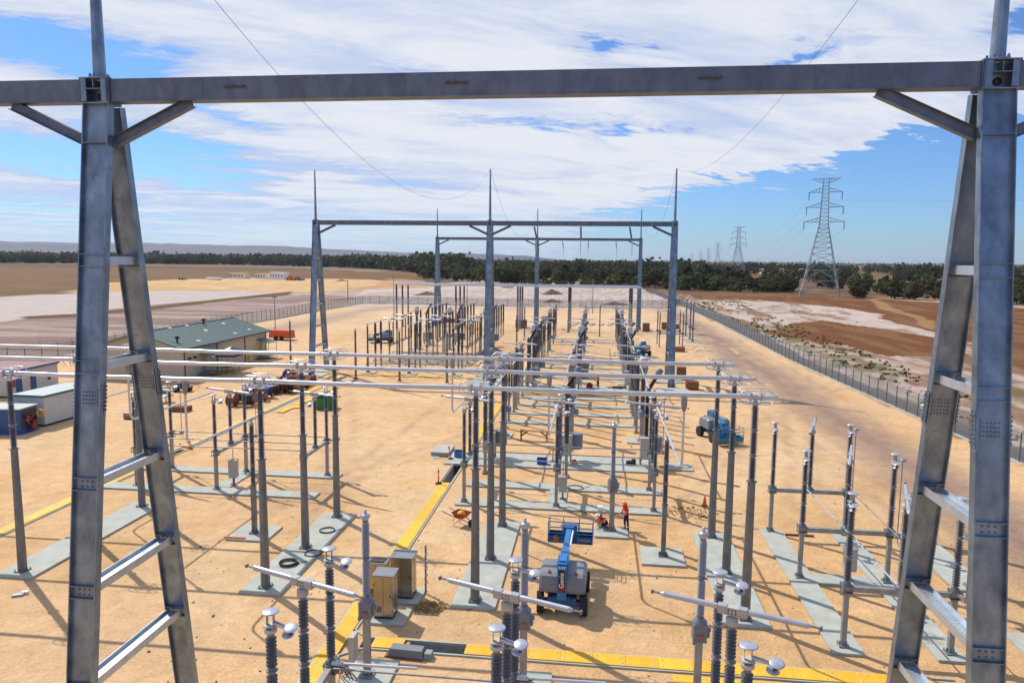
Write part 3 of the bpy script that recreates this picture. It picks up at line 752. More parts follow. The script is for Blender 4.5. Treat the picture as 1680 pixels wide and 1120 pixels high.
def wire(p0, p1, sag, r, label, n=30):
    g = MB(); p0, p1 = Vector(p0), Vector(p1)
    g.path([p0+(p1-p0)*(i/n)-Vector((0, 0, sag*4*(i/n)*(1-i/n))) for i in range(n+1)], r, 6)
    tag(g.build('overhead_wire', M['wire']), label, 'overhead wire', 'earth wires strung between the gantry masts')
wire((-14.25, 19.5, 27.45), (-14.22, 94.4, 27.45), 6.5, .010, 'thin sagging wire from the foreground left mast to the middle gantry centre mast')
wire((9.55, 19.5, 27.45), (9.55, 94.4, 27.45), 3.3, .010, 'thin wire from the foreground right mast to the middle gantry right mast')
wire((-14.22, 94.4, 27.45), (-14.22, 168.7, 27.45), 7.5, .016, 'thin wire between the centre masts of the two distant gantries')
wire((9.55, 94.4, 27.45), (9.55, 168.7, 27.45), 7.5, .016, 'thin wire between the right masts of the two distant gantries')

# ------------------------------------------------------------------ disconnectors
def cap_set(o, y, side=1, jaw=True):
    g = MB(); g.lathe([(.15, 6.1), (.17, 6.12), (.17, 6.2), (.15, 6.22)], 14, (0, y, 0))
    g.build('top_flange', M['aluw'], o)
    g = MB()
    for s_ in (-1, 1): g.box((s_*.09, y, 6.42), (.012, .12, .42))
    g.box((0, y, 6.3), (.3, .3, .03)); g.build('cap_bracket', M['woodr'] if False else M['dot'], o)
    g = MB(); g.lathe([(0, 6.635), (.20, 6.64), (.235, 6.665), (.235, 6.675), (.20, 6.695), (0, 6.705)], 20, (0, y, 0)); g.build('corona_disc', M['aluw'], o)
    if jaw:
        g = MB(); g.bar((.1, y-.04*side, 6.36), (.62, y-.16*side, 6.3), .07, .05); g.bar((.1, y+.05, 6.38), (.5, y-.1*side, 6.34), .04, .05)
        for dz, rr, dx in ((.02, .165, .64), (-.17, .14, .56)):
            g.lathe([(0, -.018), (rr, -.016), (rr+.025, 0), (rr, .016), (0, .022)], 14, (dx, y-.17*side, 6.34+dz), M=Matrix.Rotation(R(18), 3, 'X'))
        g.box((.62, y-.16*side, 6.2), (.09, .06, .2), mi=1); g.build('jaw_contact', [M['aluw'], M['black']], o)
def make_disc(variant):
    def f():
        far_ = variant == 'far'
        o = root('disconnector', cat='disconnector switch')
        for y in (0, 4.2):
            g = MB(); g.box((0, y, 1.31), (.2, .2, 2.3))
            if far_: g.box((0, y, .16), (.4, .4, .05))
            else: foot(g, 0, y, .42)
            g.build('post', M['post'], o)
        g = MB(); g.box((0, 2.1, 2.62), (.2, 4.5, .22)); 
        g.build('cross_beam', M['post'], o)
        for y in (0, 4.2):
            g = MB()
            g.box((0, y, 2.49), (.44, .44, .03)); g.box((0, y, 2.76), (.46, .46, .03)); g.lathe([(.2, 2.77), (.16, 2.9)], 12, (0, y, 0))
            for a in (-1, 1):
                for b in (-1, 1): g.tube((a*.18, y+b*.18, 2.42), (a*.18, y+b*.18, 2.86), .018, n=6)
            g.build('mounting_bracket', M['postd'], o)
        g = MB(); g.lathe([(.24, 2.735), (.24, 2.8), (.15, 2.9)], 14, (0, 2.1, 0)); g.build('bearing', M['postd'], o)
        for y in (0, 2.1, 4.2): insulator(o, (0, y, 0), 2.9, 6.1, .082, .148, n=8 if far_ else 14, sections=3, pitch=.095 if not far_ else .2, mt='ins' if not far_ else 'insf')
        cap_set(o, 0, 1); cap_set(o, 4.2, 1)
        # rotating blade, swung open
        Rz = Matrix.Rotation(R(-20), 3, 'Z'); c = Vector((0, 2.1, 6.5))
        g = MB(); g.lathe([(.15, 6.1), (.17, 6.12), (.17, 6.3), (.1, 6.33)], 14, (0, 2.1, 0)); g.box(c, (.80, .18, .22), 0, Rz)
        for k in (-.27, .27):
            g.box(c+Rz @ Vector((k, 0, .122)), (.24, .21, .018), 1, Rz)
        for k in (-.16, 0, .16):
            for q in (-.05, .04): g.tube(c+Rz @ Vector((k*.6, -.091, q)), c+Rz @ Vector((k*.6, -.098, q)), .022, n=6, mi=2)
        g.build('blade_clamp', [M['dot'], M['aluw'], M['black']], o)
        for s_ in (-1, 1):
            g = MB()
            g.tube(c+Rz @ Vector((s_*.42, 0, .05)), c+Rz @ Vector((s_*1.9, 0, .05)), .08, n=14); g.tube(c+Rz @ Vector((s_*1.9, 0, .05)), c+Rz @ Vector((s_*2.0, 0, .05)), .08, .04, n=14)
            ba = g.build('blade_arm', M['aluw'], o); g = MB()
            g.bar(c+Rz @ Vector((s_*1.98, 0, .05)), c+Rz @ Vector((s_*2.26, 0, .05)), .06, .035); g.box(c+Rz @ Vector((s_*2.24, 0, .05)), (.06, .10, .10), 0, Rz)
            g.build('blade_tip', M['postd'], ba)
        if variant == 'near':
            g = MB(); g.tube((.2, 4.05, 2.86), (2.9, 4.12, 2.86), .05, n=10); g.tube((2.9, 4.12, 2.86), (3.1, 4.12, 2.86), .022, n=8); g.tube((.1, 4.05, 2.86), (.45, 4.06, 2.86), .085, n=10)
            g.build('earthing_blade', M['alu'], o)
            g = MB(); rnd = random.Random(3)
            for k in range(9):
                p = Vector((.15+rnd.random()*.5, 3.9+rnd.random()*.35, 2.75-rnd.random()*.1)); a = p+Vector((rnd.uniform(0, .4), rnd.uniform(-.1, .1), -rnd.uniform(.15, .55)))
                g.path([p, (p+a)/2+Vector((.18, 0, -.15)), a, a+Vector((-.15, 0, .12)), p+Vector((.1, 0, -.12))], .014, 5)
                g.box(p, (.14, .1, .09))
            g.build('linkage', M['blued'] if False else M['postd'], o)
        elif variant == 'std':
            g = MB(); g.tube((.85, 4.2, 2.95), (.85, 4.2, 6.55), .026, n=8); g.lathe([(0, 6.55), (.14, 6.57), (.16, 6.62), (0, 6.66)], 12, (.85, 4.2, 0)); g.box((.85, 4.2, 2.85), (.2, .24, .25)); g.bar((.1, 4.2, 2.72), (.85, 4.2, 2.76), .08, .08)
            g.path([(.85, 4.2, 2.7), (1.0, 4.25, 2.45), (.8, 4.3, 2.3), (.7, 4.25, 2.55)], .015, 5); g.build('earthing_blade', M['post'], o)
        return o
    return f
dn, ds, df = Proto(make_disc('near')), Proto(make_disc('std')), Proto(make_disc('far'))
P3 = ['left', 'middle', 'right']
for i, x in enumerate(CX): dn.put((x, 17.2, 0), 0, 'grey disconnector close to the camera, %s of the foreground three with open white blade' % P3[i], 'foreground disconnectors')
for i, x in enumerate(CX): ds.put((x, 45.1, 0), 0, 'disconnector behind the workers and blue lift, %s of the three in the front centre row' % P3[i], 'front centre disconnectors')
for i, x in enumerate(LX): ds.put((x, 45.1, 0), 0, 'disconnector in the left yard behind the foreground frame leg, %s of its three' % P3[i], 'left yard disconnectors')
for i, y in enumerate([29.8, 36.4, 42.7]): ds.put((10.5, y, 0), R(-90), 'sideways disconnector in the right yard, %s of three beside the right frame leg' % ['nearest', 'middle', 'farthest'][i], 'right yard disconnectors')
for r_, y in enumerate([69, 77.6, 105.6, 113, 139.6]):
    for i, x in enumerate(CX): df.put((x, y, 0), 0, 'distant centre disconnector, %s one in the %s row behind the front row' % (P3[i], ['first', 'second', 'third', 'fourth', 'fifth'][r_]), 'distant centre disconnectors')
for r_, y in enumerate([106.3, 113.5]):
    for i, x in enumerate(LX): df.put((x, y, 0), 0, 'distant disconnector of the back left bay, %s one in its %s row' % (P3[i], ['front', 'rear'][r_]), 'back left disconnectors')
for y, q in ((139, 'rear'), (134, 'front')): df.put((11.5, y, 0), R(-90), 'distant sideways disconnector right of the gantry leg, %s of two' % q, 'far right disconnectors')

# interphase drive rods
def rod(p0, p1, r, label, mt='post'):
    g = MB(); g.tube(p0, p1, r, n=8); p0, p1 = Vector(p0), Vector(p1); d = (p1-p0).normalized()
    for q in (.3, .9): 
        c = p0+d*q; g.tube(c, c+d*.12, r*1.6, n=8)
    tag(g.build('drive_rod', M[mt]), label, 'drive rod')
rod((-8.1, 20.8, 2.95), (-2.5, 20.8, 2.95), .032, 'thin grey drive rod linking the left and middle foreground disconnectors')
rod((-2.1, 20.8, 2.95), (3.8, 20.8, 2.95), .032, 'thin grey drive rod linking the middle and right foreground disconnectors')
for (xa, xb, n_) in ((-8.4, 3.87, 'centre'), (-31.45, -19.35, 'left')):
    for (y, z, q) in ((45.35, 2.98, 'front'), (47.2, 2.96, 'middle'), (49.1, 3.0, 'back')):
        rod((xa, y, z), (xb, y, z), .04, 'long thin drive rod across the %s yard disconnectors, %s of three' % (n_, q))
rod((14.7, 42.6, 2.95), (14.5, 30, 2.95), .03, 'thin rod joining the right hand ends of the right yard disconnectors')
rod((12.4, 42.6, 2.8), (12.5, 36.5, 2.8), .035, 'pale rod joining the middles of the far two right yard frames', 'alu')
rod((12.5, 36.3, 2.8), (12.55, 29.9, 2.8), .035, 'pale rod joining the middles of the near two right yard frames', 'alu')

# droppers: down from a busbar, bend, and back along the yard to a disconnector
def dropper(x, yb, label, z1=6.85):
    g = MB(); pts = [(x, yb, 10.0), (x, yb, z1+.5)]
    for k in range(1, 6):
        a = math.pi/2*k/5; pts.append((x, yb+.5*(1-math.cos(a)), z1+.5-.5*math.sin(a)))
    pts.append((x, 45.0, z1)); g.path(pts, .055, 10); o = g.build('dropper_tube', M['alu'])
    g = MB(); g.tube((x, yb, 9.7), (x, yb, 10.04), .13, n=12); g.tube((x, yb, 9.45), (x, yb, 9.7), .075, .13, n=12); g.build('dropper_clamp', M['post'], o)
    tag(o, label, 'dropper tube')
for xx, nn in ((CX, 'centre yard'), (LX, 'left yard')):
    for i, x in enumerate(xx):
        dropper(x, BY[2-i], 'bent aluminium dropper hanging from a busbar to the %s disconnector of the %s' % (P3[i], nn))

# post insulators holding the droppers
def make_postins():
    o = root('post_insulator', cat='post insulator')
    g = MB(); g.box((0, 0, 1.55), (.24, .24, 2.8)); foot(g, 0, 0, .5); g.box((0, 0, 2.97), (.34, .34, .04)); g.build('post', M['postd'], o)
    insulator(o, (0, 0, 0), 3.0, 6.5, .10, .145, n=14)
    g = MB(); g.lathe([(.15, 6.5), (.15, 6.58), (.06, 6.6), (.06, 6.76)], 12); g.box((0, 0, 6.78), (.2, .3, .06)); g.build('tube_clamp', M['aluw'], o)
    return o
pi_ = Proto(make_postins)
pi_.put((-19.35, 38.0, 0), 0, 'post insulator on a small square pad in front of the left cable coil strip')
pi_.put((3.85, 38.1, 0), 0, 'post insulator on a square concrete pad right of the two workers')
for i, x in enumerate(LX): pi_.put((x, 95.8, 0), 0, 'post insulator at the loose yellow covers of the back left bay, %s of three' % P3[i], 'back left post insulators')
pi_.put((-44.5, 100, 0), 0, 'lone post insulator left of the back left bay near the blue lift')
for i, (x, y) in enumerate(((.6, 150), (-13.5, 121), (-14.2, 141))): pi_.put((x, y, 0), 0, ['lone distant post insulator right of centre below the far gantry', 'distant post insulator left of the second switch row', 'distant post insulator far up the centre left'][i])

def make_postins_far():
    o = root('post_insulator', cat='post insulator')
    g = MB(); g.box((0, 0, 1.35), (.22, .22, 2.5)); g.box((0, 0, .14), (.5, .5, .05)); g.build('post', M['post'], o)
    g = MB(); g.lathe([(.17, 2.6), (.17, 2.75), (.12, 2.8), (.17, 3.0), (.17, 3.9), (.12, 4.0), (.17, 4.1), (.17, 5.1), (.12, 5.2), (.17, 5.3), (.17, 6.5), (.1, 6.6)], 8); g.build('insulator', M['insf'], o)
    g = MB(); g.box((0, 0, 6.68), (.16, .4, .14)); g.build('tube_clamp', M['aluw'], o)
    return o
pf = Proto(make_postins_far)
CYS = [51.8, 66.4, 75.2, 84.9, 100.6, 103.2, 119, 128, 131.2, 134.4, 148]
for j, y in enumerate(CYS):
    for i, x in enumerate(CX): pf.put((x+(.0 if j % 3 else .35), y, 0), 0, 'dark post insulator between the centre switches, %s phase, one of a line running back' % P3[i], 'dark post insulators of the centre yard, %s line' % P3[i])
for j, y in enumerate([99.3, 102, 119.2, 126, 132, 135, 138, 141, 144.5, 148]):
    for i, x in enumerate(LX): pf.put((x, y, 0), 0, 'dark post insulator in the back left bay, %s line of three' % P3[i], 'dark post insulators of the back left bay, %s line' % P3[i])
for i, x in enumerate(LX): pi_.put((x+.4, 89.6, 0), 0, 'post insulator in front of the loose yellow covers, %s of three' % P3[i])
def linktube(x, y0, y1, z, label):
    g = MB(); n_ = 10; g.path([(x, y0+(y1-y0)*i/n_, z-.06*math.sin(math.pi*i/n_)) for i in range(n_+1)], .055, 8); tag(g.build('link_tube', M['alu']), label, 'link tube')
for i, x in enumerate(CX):
    for (a_, b_, q) in ((51.8, 63.0, 'first'), (73.4, 77.4, 'second'), (82, 92.6, 'third'), (100.6, 105.4, 'fourth'), (117.4, 134.4, 'fifth')):
        linktube(x, a_, b_, 6.8, 'thin tube along the %s centre line, %s stretch counted from the camera' % (P3[i], q))
for i, x in enumerate(LX):
    for (a_, b_, q) in ((95.8, 106.2, 'near'), (117.8, 122.6, 'middle'), (126, 148, 'far')):
        linktube(x, a_, b_, 6.85, 'thin tube along the %s line of the back left bay, %s stretch' % (P3[i], q))
# low cable racks and steel rails lying across the back left bay
for k in range(6):
    y = 99.5+k*3.4; g = MB(); g.box((-26, y, .28), (16, .12, .12)); 
    for x in range(-34, -17, 3): g.box((x, y, .12), (.1, .1, .22))
    tag(g.build('low_rail', M['post']), 'low steel rail lying across the back left bay, %s from the front' % ['first', 'second', 'third', 'fourth', 'fifth', 'sixth'][k], 'rail')
for k in range(5):
    g = MB(); g.box((0, 0, .12), (.5, 4.5, .22)); o = g.build('precast_beam', M['conc']); o.location = (-5.5+k*2.2, 176+.4*k, 0); o.rotation_euler.z = R(-14); tag(o, 'pale beam lying on sand far behind the centre switches', 'precast beam', 'row of pale beams on the ground')

# current transformers
def make_ct():
    o = root('current_transformer', cat='current transformer')
    g = MB(); g.box((0, -.09, 1.32), (.26, .016, 2.34)); g.box((0, .09, 1.32), (.26, .016, 2.34)); g.box((0, 0, 1.32), (.016, .17, 2.34)); 
    for s_ in (-1, 1): g.box((s_*.125, 0, 1.32), (.016, .17, 2.34))
    foot(g, 0, 0, .5); g.build('post', M['post'], o)
    g = MB(); g.box((0, 0, 2.52), (.50, .46, .05)); g.box((0, 0, 2.84), (.46, .44, .6)); g.lathe([(.27, 3.14), (.27, 3.2), (.17, 3.3), (.15, 3.36)], 16)
    for a in range(4):
        q = R(45+90*a); g.box((.27*math.cos(q), .27*math.sin(q), 2.85), (.1, .1, .6))
    g.box((.29, 0, 2.8), (.12, .26, .3)); g.tube((.29, 0, 2.9), (.4, 0, 2.9), .08, n=10); g.box((.02, -.26, 2.72), (.2, .012, .13), 1)
    g.box((-.2, -.24, 2.5), (.1, .08, .12)); g.build('base_tank', [M['hood'], M['wood']], o)
    insulator(o, (0, 0, 0), 3.34, 6.3, .095, .152, 'insl', 2, 18, pitch=.09)
    g = MB(); g.lathe([(.13, 6.3), (.15, 6.34), (.19, 6.43), (.19, 6.46), (.10, 6.50), (.06, 6.54), (.05, 6.68), (0, 6.69)], 18)
    for a in range(8): g.tube((.16*math.cos(a*.785), .16*math.sin(a*.785), 6.44), (.16*math.cos(a*.785), .16*math.sin(a*.785), 6.48), .018, n=6)
    g.build('terminal', M['aluw'], o)
    return o
ct = Proto(make_ct)
ct.put((-8.4, 25.05, 0), 0, 'light grey ribbed transformer column beside the brown cabinets, left of the foreground three', 'foreground transformers')
ct.put((-2.42, 25.05, 0), 0, 'light grey ribbed transformer column left of the blue lift, middle of the foreground three', 'foreground transformers')
ct.put((3.9, 25.05, 0), 0, 'light grey ribbed transformer column right of the blue lift, right of the foreground three', 'foreground transformers')
ct.put((1.14, 41.44, 0), R(15), 'ribbed transformer column with the two workers at its foot')
g = MB(); g.box((0, 0, 0), (.22, .5, 1.0)); o = g.build('junction_box', M['dot']); o.location = (-9.0, 25.2, 1.15); tag(o, 'slim upright box mounted beside the foreground left transformer post', 'junction box')
g = MB(); g.box((0, 0, .62), (.28, .28, 1.0)); g.box((0, 0, 1.17), (.3, .3, .22), 1); o = g.build('marker_pillar', [M['dot'], M['white']]); o.location = (.45, 41.9, .1); tag(o, 'short pinkish pillar with white top beside the crouching worker', 'pillar')

# head-type transformers and live tank breakers further back
def make_htct():
    o = root('instrument_transformer', cat='instrument transformer')
    g = MB(); g.box((0, 0, 1.2), (.4, .4, 2.2)); g.box((0, 0, .16), (.8, .8, .08)); g.build('pedestal', M['post'], o)
    g = MB(); g.lathe([(.36, 2.3), (.36, 2.75), (.24, 2.85)], 12); g.box((.45, 0, 2.5), (.3, .4, .5)); g.build('base_tank', M['hood'], o)
    insulator(o, (0, 0, 0), 2.85, 6.0, .17, .25, 'ins', 1, 12, pitch=.12)
    g = MB(); g.lathe([(.24, 6.0), (.27, 6.1), (.38, 6.45), (.40, 6.52), (.40, 6.65)], 16); g.build('head_cone', M['hood'], o)
    g = MB(); g.lathe([(.37, 6.65), (.385, 6.7), (.385, 7.45), (.34, 7.52), (0, 7.56)], 16); g.tube((-.9, 0, 6.9), (.9, 0, 6.9), .06, n=8); g.build('head_tank', M['shed'], o)
    return o
ht = Proto(make_htct)
def make_breaker():
    o = root('circuit_breaker', cat='circuit breaker')
    g = MB()
    for sx in (-.4, .4):
        for sy in (-.3, .3): g.bar((sx, sy, .1), (sx, sy, 2.3), .1, .1)
    g.box((0, 0, 2.34), (1.0, .8, .1)); g.bar((-.4, -.3, .4), (.4, -.3, 2.1), .05, .05); g.build('support_frame', M['postd'], o)
    g = MB(); g.box((0, -.55, 1.55), (.95, .5, 1.6)); g.box((0, -.55, 2.38), (1.02, .58, .05)); g.box((0, -.81, 1.55), (.86, .012, 1.46), 1); g.box((.34, -.825, 1.6), (.04, .02, .16), 2); g.build('control_cabinet', [M['box'], M['box'], M['black']], o)
    g = MB(); g.lathe([(.55, 1.1), (.55, 2.2), (.5, 2.3)], 14, (.75, .5, 0)); g.build('drive_tank', M['hood'], o)
    insulator(o, (0, 0, 0), 2.4, 5.7, .13, .19, 'insb', 2, 12, pitch=.1)
    d = Vector((.55, 0, 1)).normalized(); Mt = d.to_track_quat('Z', 'Y').to_matrix()
    g = MB(); g.lathe([(.24, 5.65), (.3, 5.75), (.3, 5.95), (.2, 6.05)], 12); g.build('gear_housing', M['hood'], o)
    g = MB(); g.lathe(shed_prof(.1, 1.5, .13, .2, 1, .1), 12, (0, 0, 5.95), M=Mt); g.lathe([(.24, 1.5), (.26, 1.56), (.26, 1.9), (.2, 1.98), (0, 2.0)], 12, (0, 0, 5.95), 1, M=Mt); g.build('interrupter', [M['insb'], M['hood']], o)
    return o
br = Proto(make_breaker)
for r_, (yh, yb) in enumerate(((63.3, 55.6), (92.8, 89.0), (124.6, 97.6))):
    for i, x in enumerate(CX):
        ht.put((x+.3, yh, 0), 0, 'transformer with white drum head in the centre yard, %s one of the %s row' % (P3[i], ['first', 'second', 'third'][r_]), 'white headed transformers of the centre yard')
        br.put((x+.15, yb, 0), 0, 'black column circuit breaker in the centre yard, %s one of the %s row' % (P3[i], ['first', 'second', 'third'][r_]), 'circuit breakers of the centre yard')
for i, x in enumerate(LX):
    ht.put((x+.1, 122.8, 0), 0, 'transformer with white drum head in the back left bay, %s of three' % P3[i], 'white headed transformers of the back left bay')
    br.put((x+.3, 129, 0), 0, 'distant circuit breaker of the back left bay, %s of three' % P3[i], 'circuit breakers of the back left bay')
# voltage transformer columns at the right
def make_cvt():
    o = root('voltage_transformer', cat='voltage transformer')
    g = MB(); g.box((0, 0, 1.3), (.3, .3, 2.3)); foot(g, 0, 0, .6); g.build('post', M['post'], o)
    g = MB(); g.box((0, 0, 2.62), (.7, .7, .34)); g.lathe([(.2, 2.8), (.2, 2.9)], 12); g.build('base_tank', M['hood'], o)
    insulator(o, (0, 0, 0), 2.9, 7.75, .15, .215, 'insl', 2, 16, pitch=.08)
    g = MB(); g.lathe([(.24, 7.75), (.28, 7.8), (.28, 7.98), (.2, 8.02), (0, 8.04)], 16); g.build('top_cap', M['alu'], o)
    return o
cv_ = Proto(make_cvt)
for i, y in enumerate((29.8, 36.4, 42.7)): cv_.put((18.7, y, 0), 0, 'thick pale ribbed column behind the right frame leg, %s of three' % ORD[i].replace('second', 'middle').replace('third', 'farthest'), 'pale ribbed columns of the right yard')
for i, y in enumerate((144.2, 148.6, 155.6)): cv_.put((18.8, y, 0), 0, 'thick distant column by the right fence, %s of three on white pads' % ['nearest', 'middle', 'farthest'][i], 'thick distant columns by the right fence')

def cabinet(name, loc, d, label, lid=True, mt='cab', rz=0, legs=0.):
    o = root(name, loc, rz, label, 'cabinet'); g = MB(); g.box((0, 0, d[2]/2+legs), d); 
    for sx in (-1, 1): g.box((sx*(d[0]/2-.02), -d[1]/2-.006, d[2]/2+legs), (.03, .012, d[2]))
    g.box((0, -d[1]/2-.008, d[2]-.03+legs), (d[0]-.08, .012, .03)); g.build('body', M[mt], o)
    g = MB(); g.box((0, -d[1]/2-.004, d[2]/2+legs), (.012, .012, d[2]*.94)); g.box((d[0]/2+.004, 0, d[2]/2+legs), (.012, .012, d[2]*.94)); g.box((0, 0, .05+legs), (d[0]+.02, d[1]+.02, .1))
    for sx in (-1, 1):
        for q in (.2, .5, .8): g.box((sx*(d[0]/2-.012), -d[1]/2-.02, d[2]*q+legs), (.03, .03, .1))
    g.build('door_seam', M['dark'], o)
    g = MB()
    for q in range(6): g.box((-d[0]*.25, -d[1]/2-.016, d[2]*.16+q*.045+legs), (d[0]*.3, .02, .022))
    g.build('louvre', M['cabtop'], o)
    if lid: g = MB(); g.box((0, 0, d[2]+.03+legs), (d[0]+.12, d[1]+.12, .05)); g.build('lid', M['cabtop'], o)
    g = MB(); g.box((0, 0, d[2]*.5+legs), (.012, d[1]*.9, d[2]*.9)) if False else g.box((d[0]/2-.1, -d[1]/2-.03, d[2]*.55+legs), (.03, .03, .14)); g.build('handle', M['black'], o)
    return o
for (x, y, z) in ((-8.9, 29.8, 0), (-8.75, 31.75, 0)):
    pad(x-.8, x+.85, y-.85, y+.8, .12)
cabinet('kiosk_cabinet', (-9.08, 29.75, .12), (.86, .8, 1.95), 'front brown-gold steel kiosk of three beside the yellow trench covers')
cabinet('kiosk_cabinet', (-8.8, 31.75, .12), (1.0, .85, 1.95), 'tallest brown-gold steel kiosk of three, behind the front one')
ob = cabinet('kiosk_cabinet', (-10.0, 31.6, .05), (1.0, .8, 1.75), 'brown-gold steel kiosk with open top, left rear of the three', lid=False)
g = MB(); g.box((0, 0, 1.765), (.7, .5, .03)); g.build('top_shade_plate', M['dark'], ob)  # dark plate on a closed box, painted shade for the open top
g = MB(); g.bar((0, 0, 0), (0, 0, 2.3), .08, .08); 
for i in range(5): g.tube((0, 0, .5+i*.35), (.1, 0, .5+i*.35), .07, n=8, mi=1)
o = g.build('marker_post', [M['post'], M['white']]); o.location = (-7.85, 32.2, .1); tag(o, 'grey upright rail with white fittings beside the tall kiosk', 'rail')
for (x, y, q, h) in ((-25.0, 46.3, 'left yard pads', 1.2), (12.9, 36.4, 'middle right yard frame', 1.15), (-2.0, 46.6, 'centre front disconnectors', 1.0)):
    o = root('drive_cabinet', (x, y, .12), 0, 'small grey drive cabinet on a stand at the %s' % q, 'cabinet')
    g = MB(); g.bar((0, 0, 0), (0, 0, .5), .12, .12); g.box((0, 0, .02), (.4, .3, .04)); g.build('stand', M['postd'], o)
    g = MB(); g.box((0, 0, .5+h/2), (.55, .42, h)); g.box((0, 0, .52+h), (.62, .5, .04)); g.box((0, -.215, .5+h/2), (.48, .012, h*.9)); g.build('body', M['dot'], o)
    g = MB(); g.tube((0, 0, .54+h), (0, 0, 2.5), .03, n=6); g.build('shaft', M['post'], o)

# ------------------------------------------------------------------ boom lifts
def wheel(parent, x, y, r, w_, turn=0.):
    g = MB(); Mt = Matrix.Rotation(turn, 3, 'Z') @ Matrix.Rotation(R(90), 3, 'Y')
    g.lathe([(r*.5, -w_/2), (r*.9, -w_/2), (r*.96, -w_*.42), (r*.96, w_*.42), (r*.9, w_/2), (r*.5, w_/2)], 24, (0, 0, 0), M=Mt)
    for k in range(18):
        a = 2*math.pi*k/18
        for s_ in (-1, 1):
            q = Mt @ (Matrix.Rotation(a+s_*.08, 3, 'Z') @ Vector((r*.975, 0, s_*w_*.26)))
            g.box(q, (r*.09, r*.16, w_*.46), 0, Mt @ Matrix.Rotation(a+s_*.08, 3, 'Z'))
    o = g.build('wheel', M['rub'], parent); o.location = (x, y, r)
    g = MB(); g.lathe([(0, -w_*.3), (r*.5, -w_*.35), (r*.52, 0), (r*.5, w_*.35), (0, w_*.3)], 16, M=Mt); g.build('rim', M['dot'] if False else M['white'], o)
    return o
def text(parent, s, size, loc, M3, mt, name='lettering', ext=.004):
    cu_ = bpy.data.curves.new('t', 'FONT'); cu_.body = s; cu_.size = size; cu_.align_x = 'CENTER'; cu_.align_y = 'CENTER'; cu_.extrude = ext; cu_.offset = size*.012
    to = bpy.data.objects.new('t', cu_); col.objects.link(to); bpy.context.view_layer.update()
    me_ = bpy.data.meshes.new_from_object(to.evaluated_get(bpy.context.evaluated_depsgraph_get()))
    bpy.data.objects.remove(to); me_.materials.clear(); me_.materials.append(M[mt])
    o = link(name, me_, parent); o.matrix_local = Matrix.Translation(loc) @ M3.to_4x4(); return o
